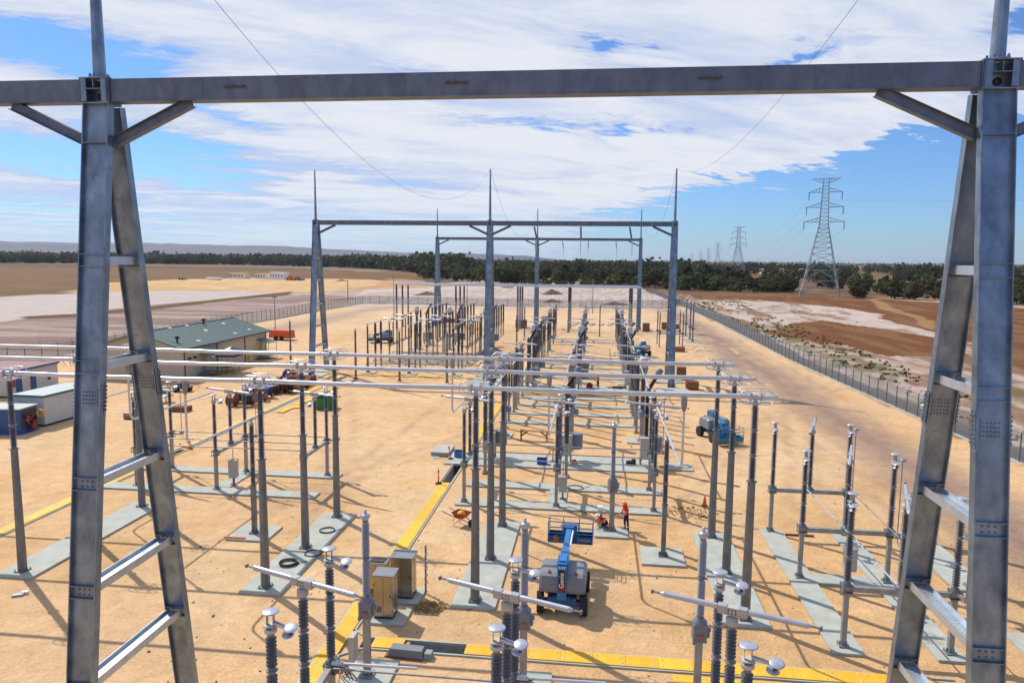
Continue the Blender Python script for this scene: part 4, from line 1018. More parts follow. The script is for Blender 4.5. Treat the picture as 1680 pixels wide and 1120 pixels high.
def boomlift(loc, rz, label, paint='blue', up=True):
    o = root('boom_lift', loc, rz, label, 'boom lift')     # local: counterweight toward -y, basket toward +y
    g = MB(); g.box((0, .2, .62), (1.3, 2.9, .34)); g.box((0, -1.05, .5), (1.9, .32, .22)); g.box((0, 1.35, .5), (1.9, .3, .22)); g.box((0, -.9, .75), (.9, .9, .2), taper=.8)
    g.build('chassis', M[paint+'d' if paint == 'blue' else paint], o)
    for sx in (-1, 1):
        wheel(o, sx*.98, -1.08, .46, .34, R(6)); wheel(o, sx*.98, 1.35, .46, .34)
    g = MB(); g.lathe([(.5, .8), (.5, 1.0)], 18); g.build('turntable', M['black'], o)
    for sx in (-1, 1):                                   # moulded hoods either side of the boom
        g = MB(); x0, x1 = sx*.22, sx*1.05
        prof = [(-1.25, 1.02), (-1.32, 1.2), (-1.2, 1.76), (-1.0, 1.86), (.35, 1.9), (.62, 1.8), (.75, 1.4), (.75, 1.0)]
        n_ = len(prof); vs = []
        for xx, sh in ((x0, 1.), (sx*.93, 1.), (x1, .9)):
            for yy, z_ in prof: vs.append((xx, -.28+(yy+.28)*sh, 1.0+(z_-1.0)*(1. if sh == 1. else .88)))
        fs = []
        for k in range(2):
            for i in range(n_):
                a_, b_ = k*n_+i, k*n_+(i+1) % n_; fs.append((a_, b_, b_+n_, a_+n_))
        fs += [tuple(range(n_)), tuple(range(2*n_, 3*n_))[::-1]]
        g.add(vs, fs); ho = g.build('hood', M['hood'], o)
        g = MB(); g.box((sx*.6, -.98, 1.93), (.1, .1, .1), taper=.4); g.box((sx*.6, -.98, 1.875), (.16, .16, .02)); g.build('warning_light', M['orap'], ho)
    g = MB(); g.box((0, -.2, 1.35), (.40, 1.9, 1.0)); g.box((0, -.75, 2.1), (.42, .9, .55)); g.box((0, -1.29, 1.5), (.42, .1, 1.55))
    for sx in (-1, 1): g.box((sx*.23, -.55, 2.15), (.03, .9, .5))
    g.build('mast_base', M[paint], o)
    zb, zt = 2.3, 4.3 if up else 3.0
    piv = Vector((0, -.75, 2.25)); tip = Vector((0, 2.9 if up else 1.25, 2.35 if up else 1.6))
    g = MB(); g.bar(piv, tip, .26, .30); g.bar(piv-Vector((0, .25, 0)), piv+(tip-piv)*.35, .34, .38); g.build('boom', M['cyan'] if paint == 'cyan' else M['blue'], o)
    g = MB(); g.tube(piv+Vector((.2, .9, .1)), tip+Vector((.2, -.1, .05)), .05, n=8); g.build('hose_tray', M['white'], o)
    jib = tip+Vector((0, .7, -.2)); g = MB(); g.box(tip+Vector((0, .15, -.08)), (.5, .5, .55)); g.bar(tip, jib, .2, .22); g.build('boom_head', M['blued'] if paint == 'blue' else M['cyan'], o)
    # basket
    bz = 1.35 if up else .45; by = jib.y+.15; W_, D_, Hh = 2.3, .85, 1.1
    g = MB(); g.box((0, by+D_/2, bz), (W_, D_, .05)); 
    for z_ in (.18,): g.box((0, by, bz+z_), (W_, .02, .32)); g.box((0, by+D_, bz+z_), (W_, .02, .32)); g.box((-W_/2, by+D_/2, bz+z_), (.02, D_, .32)); g.box((W_/2, by+D_/2, bz+z_), (.02, D_, .32))
    bk = g.build('basket', M['blued'] if paint == 'blue' else M['cyan'], o)
    g = MB()
    for z_ in (.5, .8, Hh):
        pts = [(-W_/2, by, bz+z_), (W_/2, by, bz+z_), (W_/2, by+D_, bz+z_), (-W_/2, by+D_, bz+z_)]
        for a_, b_ in zip(pts, pts[1:]+pts[:1]): g.tube(a_, b_, .022, n=6)
    for x in (-W_/2, -.42, .42, W_/2):
        for y_ in (by, by+D_): g.tube((x, y_, bz), (x, y_, bz+Hh), .022, n=6)
    g.build('guard_rail', M['blue'] if paint == 'blue' else M['cyan'], bk)
    g = MB(); g.box((0, by-.1, bz+.8), (.72, .3, .5)); g.build('control_box', M['blue'], bk)
    g = MB(); g.tube((-.5, by-.05, bz+.9), (-.36, by-.05, bz+1.05), .03, n=6); g.tube((.5, by-.05, bz+.9), (.36, by-.05, bz+1.05), .03, n=6); g.build('handle', M['yel'], bk)
    if up:
        g = MB(); g.lathe([(.17, 0), (.17, .02), (0, .021)], 16, (-.72, by-.012, bz+.22), M=Matrix.Rotation(R(90), 3, 'X')); g.build('round_sticker', M['wood'], bk)
        g = MB(); g.box((-.72, by-.012, bz+.06), (.75, .006, .04)); g.box((.72, by-.012, bz+.2), (.7, .006, .16)); g.build('label_strip', M['cabtop'], bk)
        Mv = Matrix(((0, 0, 1), (1, 0, 0), (0, 1, 0)))
        # back face looks toward -y: writing runs up the plate
        Mb = Matrix(((0, -1, 0), (0, 0, -1), (1, 0, 0)))
        g = MB(); g.box((0, -1.345, 1.62), (.30, .012, 1.06)); g.build('name_plate', M['black'], o)
        g = MB(); g.lathe([(.14, 0), (.14, .012), (0, .013)], 20, (0, -1.352, 1.22), M=Matrix.Rotation(R(90), 3, 'X')); g.box((0, -1.357, 1.36), (.28, .01, .28)); g.build('red_emblem', M['red'], o)
        text(o, 'Genie', .30, Vector((0, -1.366, 1.66)), Mb, 'white')
        Mh = Matrix(((1, 0, 0), (0, 0, -1), (0, 1, 0)))
        text(o, 'S-45', .17, Vector((0, -1.345, 2.22)), Mh, 'white')
    return o
boomlift((-1.25, 32.3, 0), R(-2), 'blue boom lift with grey hoods, raised empty basket, between the foreground transformers')
boomlift((10.9, 65.6, 0), R(198), 'blue boom lift parked at the right with its arm down behind the busbar posts', 'cyan', False)
boomlift((-39.6, 131, 0), R(100), 'distant blue boom lift at the left end of the back bay', 'cyan', False)
boomlift((7.5, 121, 0), R(150), 'distant dark boom lift partly behind the middle gantry right leg', 'cyan', False)

# ------------------------------------------------------------------ people
def person(loc, rz, label, pose='stand', hood=True):
    o = root('person', loc, rz, label, 'person')            # faces -y
    if pose == 'stand':
        J = dict(pel=(0, 0, .95), sp=(0, -.02, 1.15), ch=(0, -.05, 1.38), nk=(0, -.08, 1.50), hd=(0, -.13, 1.60), tp=(0, -.13, 1.74),
                 hl=(-.10, 0, .90), kl=(-.12, -.03, .50), al=(-.12, .02, .10), tl=(-.13, -.15, .05), hr=(.10, 0, .90), kr=(.12, .04, .50), ar=(.13, .10, .10), tr=(.14, -.07, .05),
                 sl=(-.19, -.05, 1.40), el=(-.25, -.10, 1.13), wl=(-.17, -.32, 1.0), sr=(.19, -.05, 1.40), er=(.25, -.08, 1.13), wr=(.14, -.30, 1.02))
    else:
        J = dict(pel=(0, .12, .30), sp=(0, -.02, .46), ch=(0, -.22, .62), nk=(0, -.32, .68), hd=(0, -.42, .72), tp=(0, -.50, .80),
                 hl=(-.12, .10, .30), kl=(-.20, -.28, .46), al=(-.17, -.02, .10), tl=(-.18, -.20, .05), hr=(.12, .10, .30), kr=(.20, -.25, .20), ar=(.18, .18, .10), tr=(.18, .05, .05),
                 sl=(-.18, -.22, .62), el=(-.24, -.42, .42), wl=(-.12, -.62, .34), sr=(.18, -.22, .62), er=(.24, -.42, .42), wr=(.10, -.64, .40))
    rad = dict(pel=.155, sp=.14, ch=.165, nk=.065, hd=.095, tp=.07, hl=.10, kl=.07, al=.05, tl=.045, hr=.10, kr=.07, ar=.05, tr=.045, sl=.075, el=.055, wl=.036, sr=.075, er=.055, wr=.036)
    E = [('pel', 'sp'), ('sp', 'ch'), ('ch', 'nk'), ('nk', 'hd'), ('hd', 'tp'), ('pel', 'hl'), ('hl', 'kl'), ('kl', 'al'), ('al', 'tl'), ('pel', 'hr'), ('hr', 'kr'), ('kr', 'ar'), ('ar', 'tr'),
         ('ch', 'sl'), ('sl', 'el'), ('el', 'wl'), ('ch', 'sr'), ('sr', 'er'), ('er', 'wr')]
    for s_, w_ in ((-1, 'wl'), (1, 'wr')):
        wv = Vector(J[w_]); e = Vector(J['el' if s_ < 0 else 'er']); d = (wv-e).normalized(); sd = d.cross(Vector((0, 0, 1))).normalized()*s_
        pn = 'p'+w_; J[pn] = tuple(wv+d*.07); rad[pn] = .034; E.append((w_, pn))
        for k in range(4):
            q = Vector(J[pn])+sd*(k-1.5)*-.019; b_ = q+d*(.035+.008*(k in (1, 2))); c_ = b_+d*.022+Vector((0, 0, -.025))
            for nm, v_, r_ in (('a', b_, .011), ('b', c_, .009)): J[pn+nm+str(k)] = tuple(v_); rad[pn+nm+str(k)] = r_
            E += [(pn, pn+'a'+str(k)), (pn+'a'+str(k), pn+'b'+str(k))]
        J[pn+'t'] = tuple(wv+d*.05-sd*-.05); rad[pn+'t'] = .012; E.append((w_, pn+'t'))
    keys = list(J); me_ = bpy.data.meshes.new('body'); me_.from_pydata([J[k] for k in keys], [(keys.index(a_), keys.index(b_)) for a_, b_ in E], [])
    bo = bpy.data.objects.new('b', me_); col.objects.link(bo)
    md = bo.modifiers.new('s', 'SKIN'); sd_ = me_.skin_vertices[0].data
    for i, k in enumerate(keys): sd_[i].radius = (rad[k], rad[k]); sd_[i].use_root = (k == 'pel')
    ss = bo.modifiers.new('u', 'SUBSURF'); ss.levels = 1; ss.render_levels = 1
    bpy.context.view_layer.update()
    m2 = bpy.data.meshes.new_from_object(bo.evaluated_get(bpy.context.evaluated_depsgraph_get())); bpy.data.objects.remove(bo)
    m2.materials.clear()
    for k in ('jack', 'navy', 'skin', 'black'): m2.materials.append(M[k])
    pel, nk = Vector(J['pel']), Vector(J['nk'])
    for p in m2.polygons:
        c = p.center; best = min(J, key=lambda k: (Vector(J[k])-c).length-rad[k]); mi = 0
        if best[0] in 'hka' and best not in ('hd', 'hl', 'hr') or best in ('hl', 'hr', 'pel'): mi = 1
        if best in ('tl', 'tr', 'al', 'ar') and c.z < .13: mi = 3
        if best.startswith('p') and best != 'pel' or best in ('wl', 'wr', 'hd', 'tp', 'nk'): mi = 2
        p.material_index = mi; p.use_smooth = True
    link('body', m2, o)
    hd = Vector(J['hd']); tp = Vector(J['tp']); ax = (tp-hd).normalized(); Mt = ax.to_track_quat('Z', 'Y').to_matrix()
    g = MB(); g.lathe([(.17, .03), (.135, .045), (.13, .09), (.10, .15), (.05, .18), (0, .19)], 16, hd, M=Mt); g.build('hard_hat', M['ora'] if pose == 'stand' else M['white'], o)
    if hood:
        g = MB(); g.lathe([(.17, -.12), (.135, -.02), (.125, .05)], 14, hd+Vector((0, .02, 0)), M=Mt); g.build('neck_cloth', M['jack'], o)
    g = MB(); f_ = hd+Vector((0, -.095, .0)); g.add([f_+Vector((-.014, 0, -.02)), f_+Vector((.014, 0, -.02)), f_+Vector((0, -.03, -.02)), f_+Vector((0, .0, .02))], [(0, 1, 2), (0, 2, 3), (1, 3, 2), (0, 3, 1)])
    for s_ in (-1, 1): g.box(f_+Vector((s_*.033, .0, .025)), (.026, .012, .01), 1); g.box(hd+Vector((s_*.095, 0, 0)), (.02, .04, .06))
    g.box(f_+Vector((0, .004, -.045)), (.045, .01, .008), 1); g.build('face', [M['skin'], M['black']], o)
    g = MB(); ch = Vector(J['ch']); sp = Vector(J['sp']); ax = (ch-sp).normalized(); Mt = ax.to_track_quat('Z', 'Y').to_matrix()
    g.lathe([(.166, -.02), (.17, .02), (.166, .06)], 16, (ch+sp)/2-ax*.1, M=Mt); g.build('reflective_band', M['reflect'], o)
    if pose == 'stand':
        for s_, k in ((-1, 'l'), (1, 'r')):
            a_, b_ = Vector(J['k'+k]), Vector(J['a'+k]); c = a_+(b_-a_)*.45; g = MB(); g.tube(c, c+(b_-a_).normalized()*.06, .074, .07, 12); g.build('ankle_band', M['reflect'], o)
    return o
person((2.0, 41.75, .0), R(-62), 'standing worker in red hooded top and dark trousers beside the transformer', 'stand')
person((.75, 41.75, .12), R(-75), 'crouching worker in orange with white hard hat at the transformer foot', 'crouch', False)
person((.3, 89.0, 0), R(-60), 'distant worker in orange standing between the centre breakers', 'stand')
person((-8.5, 96.0, 0), R(30), 'distant worker in orange standing left of the centre breakers', 'stand')

# ------------------------------------------------------------------ small site things
def cone(loc, label):
    o = root('traffic_cone', loc, random.random()*6, label, 'traffic cone')
    g = MB(); g.lathe([(.15, .03), (.03, .7), (.02, .72), (0, .72)], 14); g.build('body', M['ora'], o)
    g = MB(); g.box((0, 0, .017), (.38, .38, .03)); g.build('base', M['black'], o)
def bollard(loc, label, lean=0.):
    o = root('bollard', loc, random.random()*6, label, 'bollard')
    g = MB(); g.lathe([(.055, .1), (.05, .5), (.05, .86), (.07, .88), (.07, .98), (.03, 1.04), (0, 1.05)], 12); b_ = g.build('body', M['ora'], o)
    g = MB(); g.lathe([(.056, .60), (.056, .72)], 12); g.build('reflective_band', M['white'], b_)
    g = MB(); g.lathe([(.24, 0), (.24, .06), (.07, .12)], 10); g.build('base', M['black'], o); o.rotation_euler.x = lean
cone((7.3, 46.9, 0), 'orange cone standing on bare sand left of the right busbar posts')
cone((-33.4, 54.9, .02), 'orange cone behind the open hole of the left trench')
cone((-36.9, 86.8, 0), 'small orange cone behind the cable drums')
cone((-45.3, 85.5, 0), 'small orange cone on the sand in front of the navy canopy')
bollard((-10.9, 48.6, .1), 'orange bollard at the near end of the open long trench')
bollard((-11.35, 54.9, .1), 'orange bollard leaning by the pale slab stack', R(8))
bollard((-3.2, 55.4, .1), 'orange bollard on the wide slab by the centre breaker')
bollard((-33.3, 51.9, .1), 'orange bollard leaning at the near edge of the left open hole', R(-8))
bollard((-9.3, 61.4, 0), 'orange bollard behind the beige cabinet of the centre left breaker')
bollard((-47.5, 72.5, 0), 'orange bollard by the building corner seen between the frame legs')
o = root('wheelbarrow', (-7.8, 41.2, 0), R(-114), 'red wheelbarrow standing beside the middle busbar strip', 'wheelbarrow')
g = MB(); tr_ = [(-.33, -.42), (.33, -.42), (.3, .42), (-.3, .42)]; bt = [(-.2, -.25), (.2, -.25), (.18, .2), (-.18, .2)]
g.add([(x, y, .68) for x, y in tr_]+[(x, y, .42) for x, y in bt]+[(x*.95, y*.95, .68) for x, y in tr_]+[(x*.9, y*.9, .45) for x, y in bt],
      [(0, 1, 5, 4), (1, 2, 6, 5), (2, 3, 7, 6), (3, 0, 4, 7), (4, 5, 6, 7)]+[(9, 8, 12, 13), (10, 9, 13, 14), (11, 10, 14, 15), (8, 11, 15, 12), (15, 14, 13, 12)]+[(0, 8, 9, 1), (1, 9, 10, 2), (2, 10, 11, 3), (3, 11, 8, 0)])
g.build('tray', M['red'], o)
g = MB()
for s_ in (-1, 1):
    g.path([(s_*.3, -1.0, .62), (s_*.28, -.5, .5), (s_*.2, .1, .38), (s_*.07, .55, .22)], .02, 6); g.path([(s_*.25, -.3, .42), (s_*.27, -.35, 0), (s_*.2, .0, .36)], .015, 6)
g.build('frame', M['black'], o)
g = MB(); g.lathe([(.08, -.04), (.19, -.05), (.2, 0), (.19, .05), (.08, .04)], 16, (0, .58, .2), M=Matrix.Rotation(R(90), 3, 'Y')); g.build('wheel', M['rub'], o)
g = MB(); g.lathe([(.24, .5), (.18, .66), (.06, .74), (0, .75)], 9, (0, -.05, 0)); g.build('load', M['yel'], o); o.scale = (1.22, 1.22, 1.22)
def coil(x, y, z, r, n, label, seed):
    g = MB(); rr = random.Random(seed); pts = []
    for k in range(n*18):
        a = 2*math.pi*k/18; q = r*(1+.12*math.sin(k*.37+seed))+rr.uniform(-.02, .02); pts.append((x+q*math.cos(a)*1.05, y+q*math.sin(a), z+.02+.012*(k//18)+rr.uniform(0, .01)))
    pts += [(x+r*1.5, y+.3, z+.02), (x+r*1.9, y+.5, z+.02)]
    g.path(pts, .016, 5); tag(g.build('cable_coil', M['black']), label, 'cable coil')
coil(-15.6, 34.2, .12, .42, 11, 'thick black cable coil on the left concrete strip, nearest of three', 1)
coil(-14.9, 35.7, .12, .42, 3, 'black cable coil at the foot of the middle left busbar post', 2)
coil(-15.3, 38.9, .12, .42, 4, 'loose thin cable coil on the left strip, farthest of three', 4)
coil(-1.2, 48.9, .14, .5, 3, 'thin cable coil at the centre disconnector foot', 5)
coil(7.0, 55.4, .14, .4, 3, 'cable coil on the lone slab right of centre', 6)
coil(-25.0, 48.9, .14, .5, 3, 'dark hose coil on the left yard slab', 7)
g = MB(); g.path([(-2.2, 44.7, .15), (-1.4, 44.5, .3), (-.6, 44.3, .15), (.1, 43.5, .03), (.7, 42.4, .03), (.9, 41.9, .15)], .025, 6); tag(g.build('black_cable', M['black']), 'black cable snaking from the centre switch to the crouching worker', 'cable')
g = MB(); g.box((0, 0, 0), (1.25, .12, .05)); o = g.build('timber_offcut', M['orap']); o.location = (-20.1, 37.1, .16); tag(o, 'orange-brown timber offcut on the small left pad edge', 'timber')
g = MB(); g.box((0, 0, .04), (1.6, .14, .08)); o = g.build('timber_offcut', M['woodr']); o.location = (9.1+3.0, 42.4, .02); tag(o, 'dark timber length lying by the right yard strip', 'timber')
o = root('work_trestle', (-5.3, 62.2, 0), 0, 'brown timber trestle bench standing on sand in the centre yard', 'trestle')
g = MB(); g.box((0, 0, .86), (2.5, .55, .05)); g.build('top', M['wood'], o)
for sx in (-1, 1):
    g = MB(); g.bar((sx*1.15, -.2, 0), (sx*1.15, -.2, .84), .09, .09); g.bar((sx*1.15, .2, 0), (sx*1.15, .2, .84), .09, .09); g.bar((sx*1.12, -.2, .4), (sx*.55, -.2, .82), .06, .06); g.bar((sx*1.12, .2, .4), (sx*.55, .2, .82), .06, .06); g.build('leg', M['woodr'], o)
def tub(loc, d, label, mt, cat='tub', rz=0):
    g = MB(); x, y, z = d[0]/2, d[1]/2, d[2]
    for a_, b_, c_, e_ in ((-1, 0, .03, y*2), (1, 0, .03, y*2)): g.box((a_*(x-.015), 0, z/2), (.03, y*2-.062, z))
    for b_ in (-1, 1): g.box((0, b_*(y-.015), z/2), (x*2, .03, z))
    g.box((0, 0, .02), (x*2-.07, y*2-.07, .03)); 
    for b_ in (-1, 1): g.box((0, b_*y, z-.03), (x*2+.06, .05, .06)); g.box((b_*x, 0, z-.03), (.05, y*2-.06, .06))
    o_ = g.build(cat.replace(' ', '_'), M[mt]); o_.location = loc; o_.rotation_euler.z = rz; tag(o_, label, cat)
tub((-4.0, 54.6, .12), (.75, .5, .45), 'bright blue tub on the wide slab by the trestle', 'bluep')
tub((-10.8, 55.6, .12), (.6, .6, .5), 'blue tub beside the pale slab stack and centre left breaker', 'blue')
tub((-28.4, 72.2, 0), (1.9, 1.7, 1.25), 'green skip bin behind the left busbar posts', 'green', 'skip bin', R(8))
def crate(loc, d, label, rz=0, mt='card'):
    o = root('crate', loc, rz, label, 'crate'); g = MB(); g.box((0, 0, d[2]/2+.1), d); g.build('body', M[mt], o)
    g = MB()
    for z in (.18, d[2]*.55, d[2]+.04):
        for s_ in (-1, 1): g.box((0, s_*(d[1]/2+.012), z), (d[0]+.04, .024, .09)); 
    for s_ in (-1, 0, 1): g.box((s_*(d[0]/2-.06), 0, .05), (.1, d[1], .1))
    g.build('batten', M['wood'], o)
crate((11.5, 98.4, 0), (1.2, 1.1, 1.6), 'taller brown crate right of the middle gantry right leg')
crate((12.0, 90.8, 0), (1.5, 1.2, .9), 'low brown crate in front of the taller crate by the gantry leg')
crate((11.0, 163.5, 0), (1.5, 1.3, 1.8), 'upright brown crate beside the farthest gantry right leg')
crate((-17.5, 166, 0), (2.5, 2.0, 1.8), 'brown crate left of the farthest gantry centre leg')
crate((-12.5, 182, 0), (3.0, 2.0, 1.4), 'dark brown crate behind the farthest gantry')
crate((16.0, 170, 0), (2.0, 1.6, 1.5), 'dark crate far right behind the switch bay')
crate((18.0, 172, 0), (2.4, 1.2, 1.0), 'low orange-brown crate near the distant right columns', mt='wood')
crate((14.6, 128.5, 0), (1.7, 1.0, .8), 'small crate under the far right disconnector pair', mt='wood')
crate((-36.5, 176, 0), (3.2, 1.6, .9), 'flat dark red crate far left of the back bay', mt='woodr')
crate((-45.0, 64.5, 0), (1.6, .8, .5), 'flat grey pallet box on sand left of the drums', mt='post') 
crate((-42.5, 68.5, 0), (1.9, 1.0, .45), 'low red framed box left of the cable drums', mt='woodr')
o = root('tool_trolley', (-48.4, 78.6, 0), R(10), 'dark low trolley on sand before the cream building', 'trolley')
g = MB(); g.box((0, 0, .5), (2.0, 1.0, .2)); g.box((0, 0, .8), (1.4, .6, .4), taper=.7); g.build('body', M['black'], o)
for x in (-.7, .7):
    for y in (-.45, .45): g = MB(); g.lathe([(0, -.08), (.22, -.08), (.22, .08), (0, .08)], 12, (x, y, .22), M=Matrix.Rotation(R(90), 3, 'X')); g.build('wheel', M['rub'], o)
def small(name, px, py, z, parts, label, cat, rz=0):
    x, y = at(px, py, z); g = MB(); ms = []
    for (c_, d_, mt) in parts:
        if M[mt] not in ms: ms.append(M[mt])
        g.box((c_[0], c_[1], c_[2]), d_, ms.index(M[mt]), taper=.88)
    o_ = g.build(name, ms); o_.location = (x, y, z); o_.rotation_euler.z = R(rz); return tag(o_, label, cat)
small('tool_bag', 1035, 762, .12, [((0, 0, .16), (.75, .4, .32), 'black'), ((.25, .1, .36), (.3, .3, .1), 'navy')], 'black tool bag on the wide slab by the right centre breaker', 'bag', 12)
small('tool_box', 942, 760, .12, [((0, 0, .12), (.45, .25, .24), 'orap'), ((0, 0, .28), (.3, .05, .06), 'black')], 'orange tool box on the wide slab below the middle centre breaker', 'tool box', 20)
small('fuel_can', 967, 637, 0, [((0, 0, .3), (.8, .5, .6), 'red'), ((0, 0, .68), (.5, .1, .12), 'black')], 'red box on sand left of the distant central worker', 'box', 8)
small('plank_pile', 1012, 638, 0, [((0, 0, .1), (2.6, .5, .18), 'woodr'), ((.3, .1, .26), (1.9, .4, .12), 'bark')], 'dark pile of planks right of the distant central worker', 'planks', 5)
small('plank_pile', 205, 772, 0, [((0, 0, .14), (1.4, 2.6, .26), 'conc'), ((0, .05, .34), (1.2, 2.4, .1), 'post')], 'pale slab stack seen between the foreground left frame legs', 'slab stack', -4)
small('crushed_wrapper', 30, 977, 0, [((0, 0, .05), (.5, .25, .1), 'post'), ((.25, .12, .08), (.3, .2, .12), 'white')], 'crumpled silver wrapper on sand in front of the far left post', 'litter', 30)
small('grey_sheet', 715, 750, 0, [((0, 0, .03), (.6, .9, .05), 'shedr')], 'small grey sheet beside the pale slab stack', 'sheet', 30)
small('timber_offcut', 770, 1000, 0, [((0, 0, .03), (.3, .12, .06), 'wood')], 'tiny wood offcut in front of the middle busbar strip', 'timber', 30)
small('cable_box', 668, 1075, 0, [((0, 0, .2), (1.5, .5, .34), 'hood'), ((-.1, 0, .03), (1.6, .6, .06), 'woodr'), ((.9, 0, .14), (.3, .4, .26), 'concd')], 'long dark box on timber beside the near cross trench opening', 'box', -3)
for (x, y, r_, h_, q, sd) in ((-7.35, 30.9, .55, .22, 'small heap of dug sand right of the brown cabinets', 3), (6.3, 45.6, 1.1, .22, 'low heap of loose sand and straw right of the workers', 8)):
    mound_later = (x, y, r_, h_, q, sd)
    g = MB(); rn_ = random.Random(sd)
    for k in range(150):
        a = rn_.uniform(0, 6.28); q_ = r_*math.sqrt(rn_.random())*1.1; zz_ = h_*(1-q_/r_/1.15); e = .03+.05*rn_.random()
        g.box((q_*math.cos(a)*1.4, q_*math.sin(a), max(.01, zz_*rn_.uniform(.4, 1))), (e*1.6, e, e*.8), M=Matrix.Rotation(rn_.uniform(0, 3), 3, 'Z') @ Matrix.Rotation(rn_.uniform(-.5, .5), 3, 'X'), taper=.6)
    o_ = g.build('sand_heap', M['heap']); o_.location = (x, y, 0); tag(o_, q, 'sand heap', kind='stuff')
g = MB(); rn_ = random.Random(77)
for k in range(900):
    y = 20+70*rn_.random()**1.6; x = rn_.uniform(-.95, .9)*y*.75-3
    if any(h[0]-.3 < x < h[1]+.3 and h[2]-.3 < y < h[3]+.3 for h in HOLES) or any(p_[0] < x < p_[1] and p_[2] < y < p_[3] for p_ in pads): continue
    e = rn_.uniform(.02, .075)*(1 if rn_.random() < .93 else 2); g.box((x, y, e*.2), (e*1.5, e, e*.7), M=Matrix.Rotation(rn_.uniform(0, 3), 3, 'Z') @ Matrix.Rotation(rn_.uniform(-.4, .4), 3, 'X'), mi=rn_.randrange(3), taper=.6)
tag(g.build('scattered_stones', [M['heap'], M['bark'], M['conc']]), 'small stones and clods scattered over the sand of the yard', 'stones', kind='stuff')
def tufts(n_, region, seed, mt, label, big=1.):
    rn = np.random.RandomState(seed); V_ = []
    cnt = 0
    while cnt < n_:
        x, y = region(rn)
        if vnoise(np.array([x*.09]), np.array([y*.035]), 123)[0] < .5 and rn.rand() < .8: continue
        cnt += 1; R_ = rn.uniform(.12, .5)*big*(1+y/400)
        for k in range(7):
            a = rn.uniform(0, 6.28); q = rn.rand()*R_; px_, py__ = x+q*math.cos(a), y+q*math.sin(a); b_ = rn.uniform(0, 6.28); w_ = rn.uniform(.06, .16)*big*(1+y/300); h_ = rn.uniform(.08, .28)*big*(1+y/500)
            dx, dy = math.cos(b_)*w_, math.sin(b_)*w_; lx, ly = rn.uniform(-.1, .1, 2)
            V_ += [(px_-dx, py__-dy, 0), (px_+dx, py__+dy, 0), (px_+dx*.5+lx, py__+dy*.5+ly, h_), (px_-dx*.7+lx, py__-dy*.7+ly, h_*.8)]
    m_ = MB(); m_.add(V_, [(i, i+1, i+2, i+3) for i in range(0, len(V_), 4)]); tag(m_.build('scrub_tufts', M[mt]), label, 'scrub', kind='stuff')
def reg_fence(rn): y = 55+230*rn.rand()**1.3; return (np.interp(y, [60, 93, 121, 190, 265, 300], [38, 37, 36, 36, 36, 37])+rn.rand()**1.7*(6+y*.04), y)
def reg_field(rn): y = 90+260*rn.rand(); return (40+rn.rand()*120, y)
def reg_left(rn): y = 260+700*rn.rand(); return (-rn.uniform(.25, .95)*y*.95, y)
tufts(330, reg_fence, 3, 'leafA', 'low green scrub on the pale ground just past the right fence')
tufts(90, reg_field, 4, 'strawm', 'dry straw tufts over the brown field on the right', .7)
# navy awning sheet by centre gantry leg
o = root('pop_up_canopy', (-15.5, 104, 0), R(5), 'small dark canopy beside the middle gantry centre leg', 'canopy')
g = MB(); g.add([(-2.2, -1.6, 2.0), (2.2, -1.6, 2.0), (2.2, 1.6, 2.0), (-2.2, 1.6, 2.0), (.6, 0, 3.1)], [(0, 1, 4), (1, 2, 4), (2, 3, 4), (3, 0, 4)]); g.build('roof', M['cloth'], o)
for x in (-2.1, 2.1):
    for y in (-1.5, 1.5): g = MB(); g.bar((x, y, 0), (x, y, 2.0), .04, .04); g.build('leg', M['black'], o)
# cable drums
rr = random.Random(5)
def drum(loc, r, w_, yaw_, mtc, label):
    o = root('cable_drum', loc, yaw_, label, 'cable drum', 'cable drums heaped beside the left trench')
    Mt = Matrix.Rotation(R(90), 3, 'Y'); g = MB()
    for s_ in (-1, 1):
        g = MB(); g.lathe([(.06, -.03), (r, -.03), (r, .03), (.06, .03)], 18, (s_*w_/2, 0, r), M=Mt); g.build('flange', M['drum'], o)
    g = MB(); g.lathe([(r*.72, -w_/2+.04), (r*.74, 0), (r*.72, w_/2-.04)], 18, (0, 0, r), M=Mt); g.build('cable_winding', M[mtc], o)
    g = MB()
    for s_ in (-1, 1): g.lathe([(.16, -.01), (.16, .01)], 12, (s_*(w_/2+.04), 0, r), M=Mt)
    g.build('hub', M['post'], o)
dp = []
for i in range(9):
    y0 = 71.5+i*1.75; 
    for j in range(3 if i > 4 else 2): dp.append((-38.6+j*1.5+rr.uniform(-.3, .3)+(i > 4)*.2, y0+rr.uniform(-.3, .3)))
for i, (x, y) in enumerate(dp):
    drum((x, y, 0), rr.uniform(.6, .95), rr.uniform(.8, 1.15), rr.uniform(-.5, .9), rr.choice(['drumb', 'drum', 'drumb', 'bluep', 'red', 'drum']), 'reddish-brown cable drum lying in the heap beside the left yellow trench')

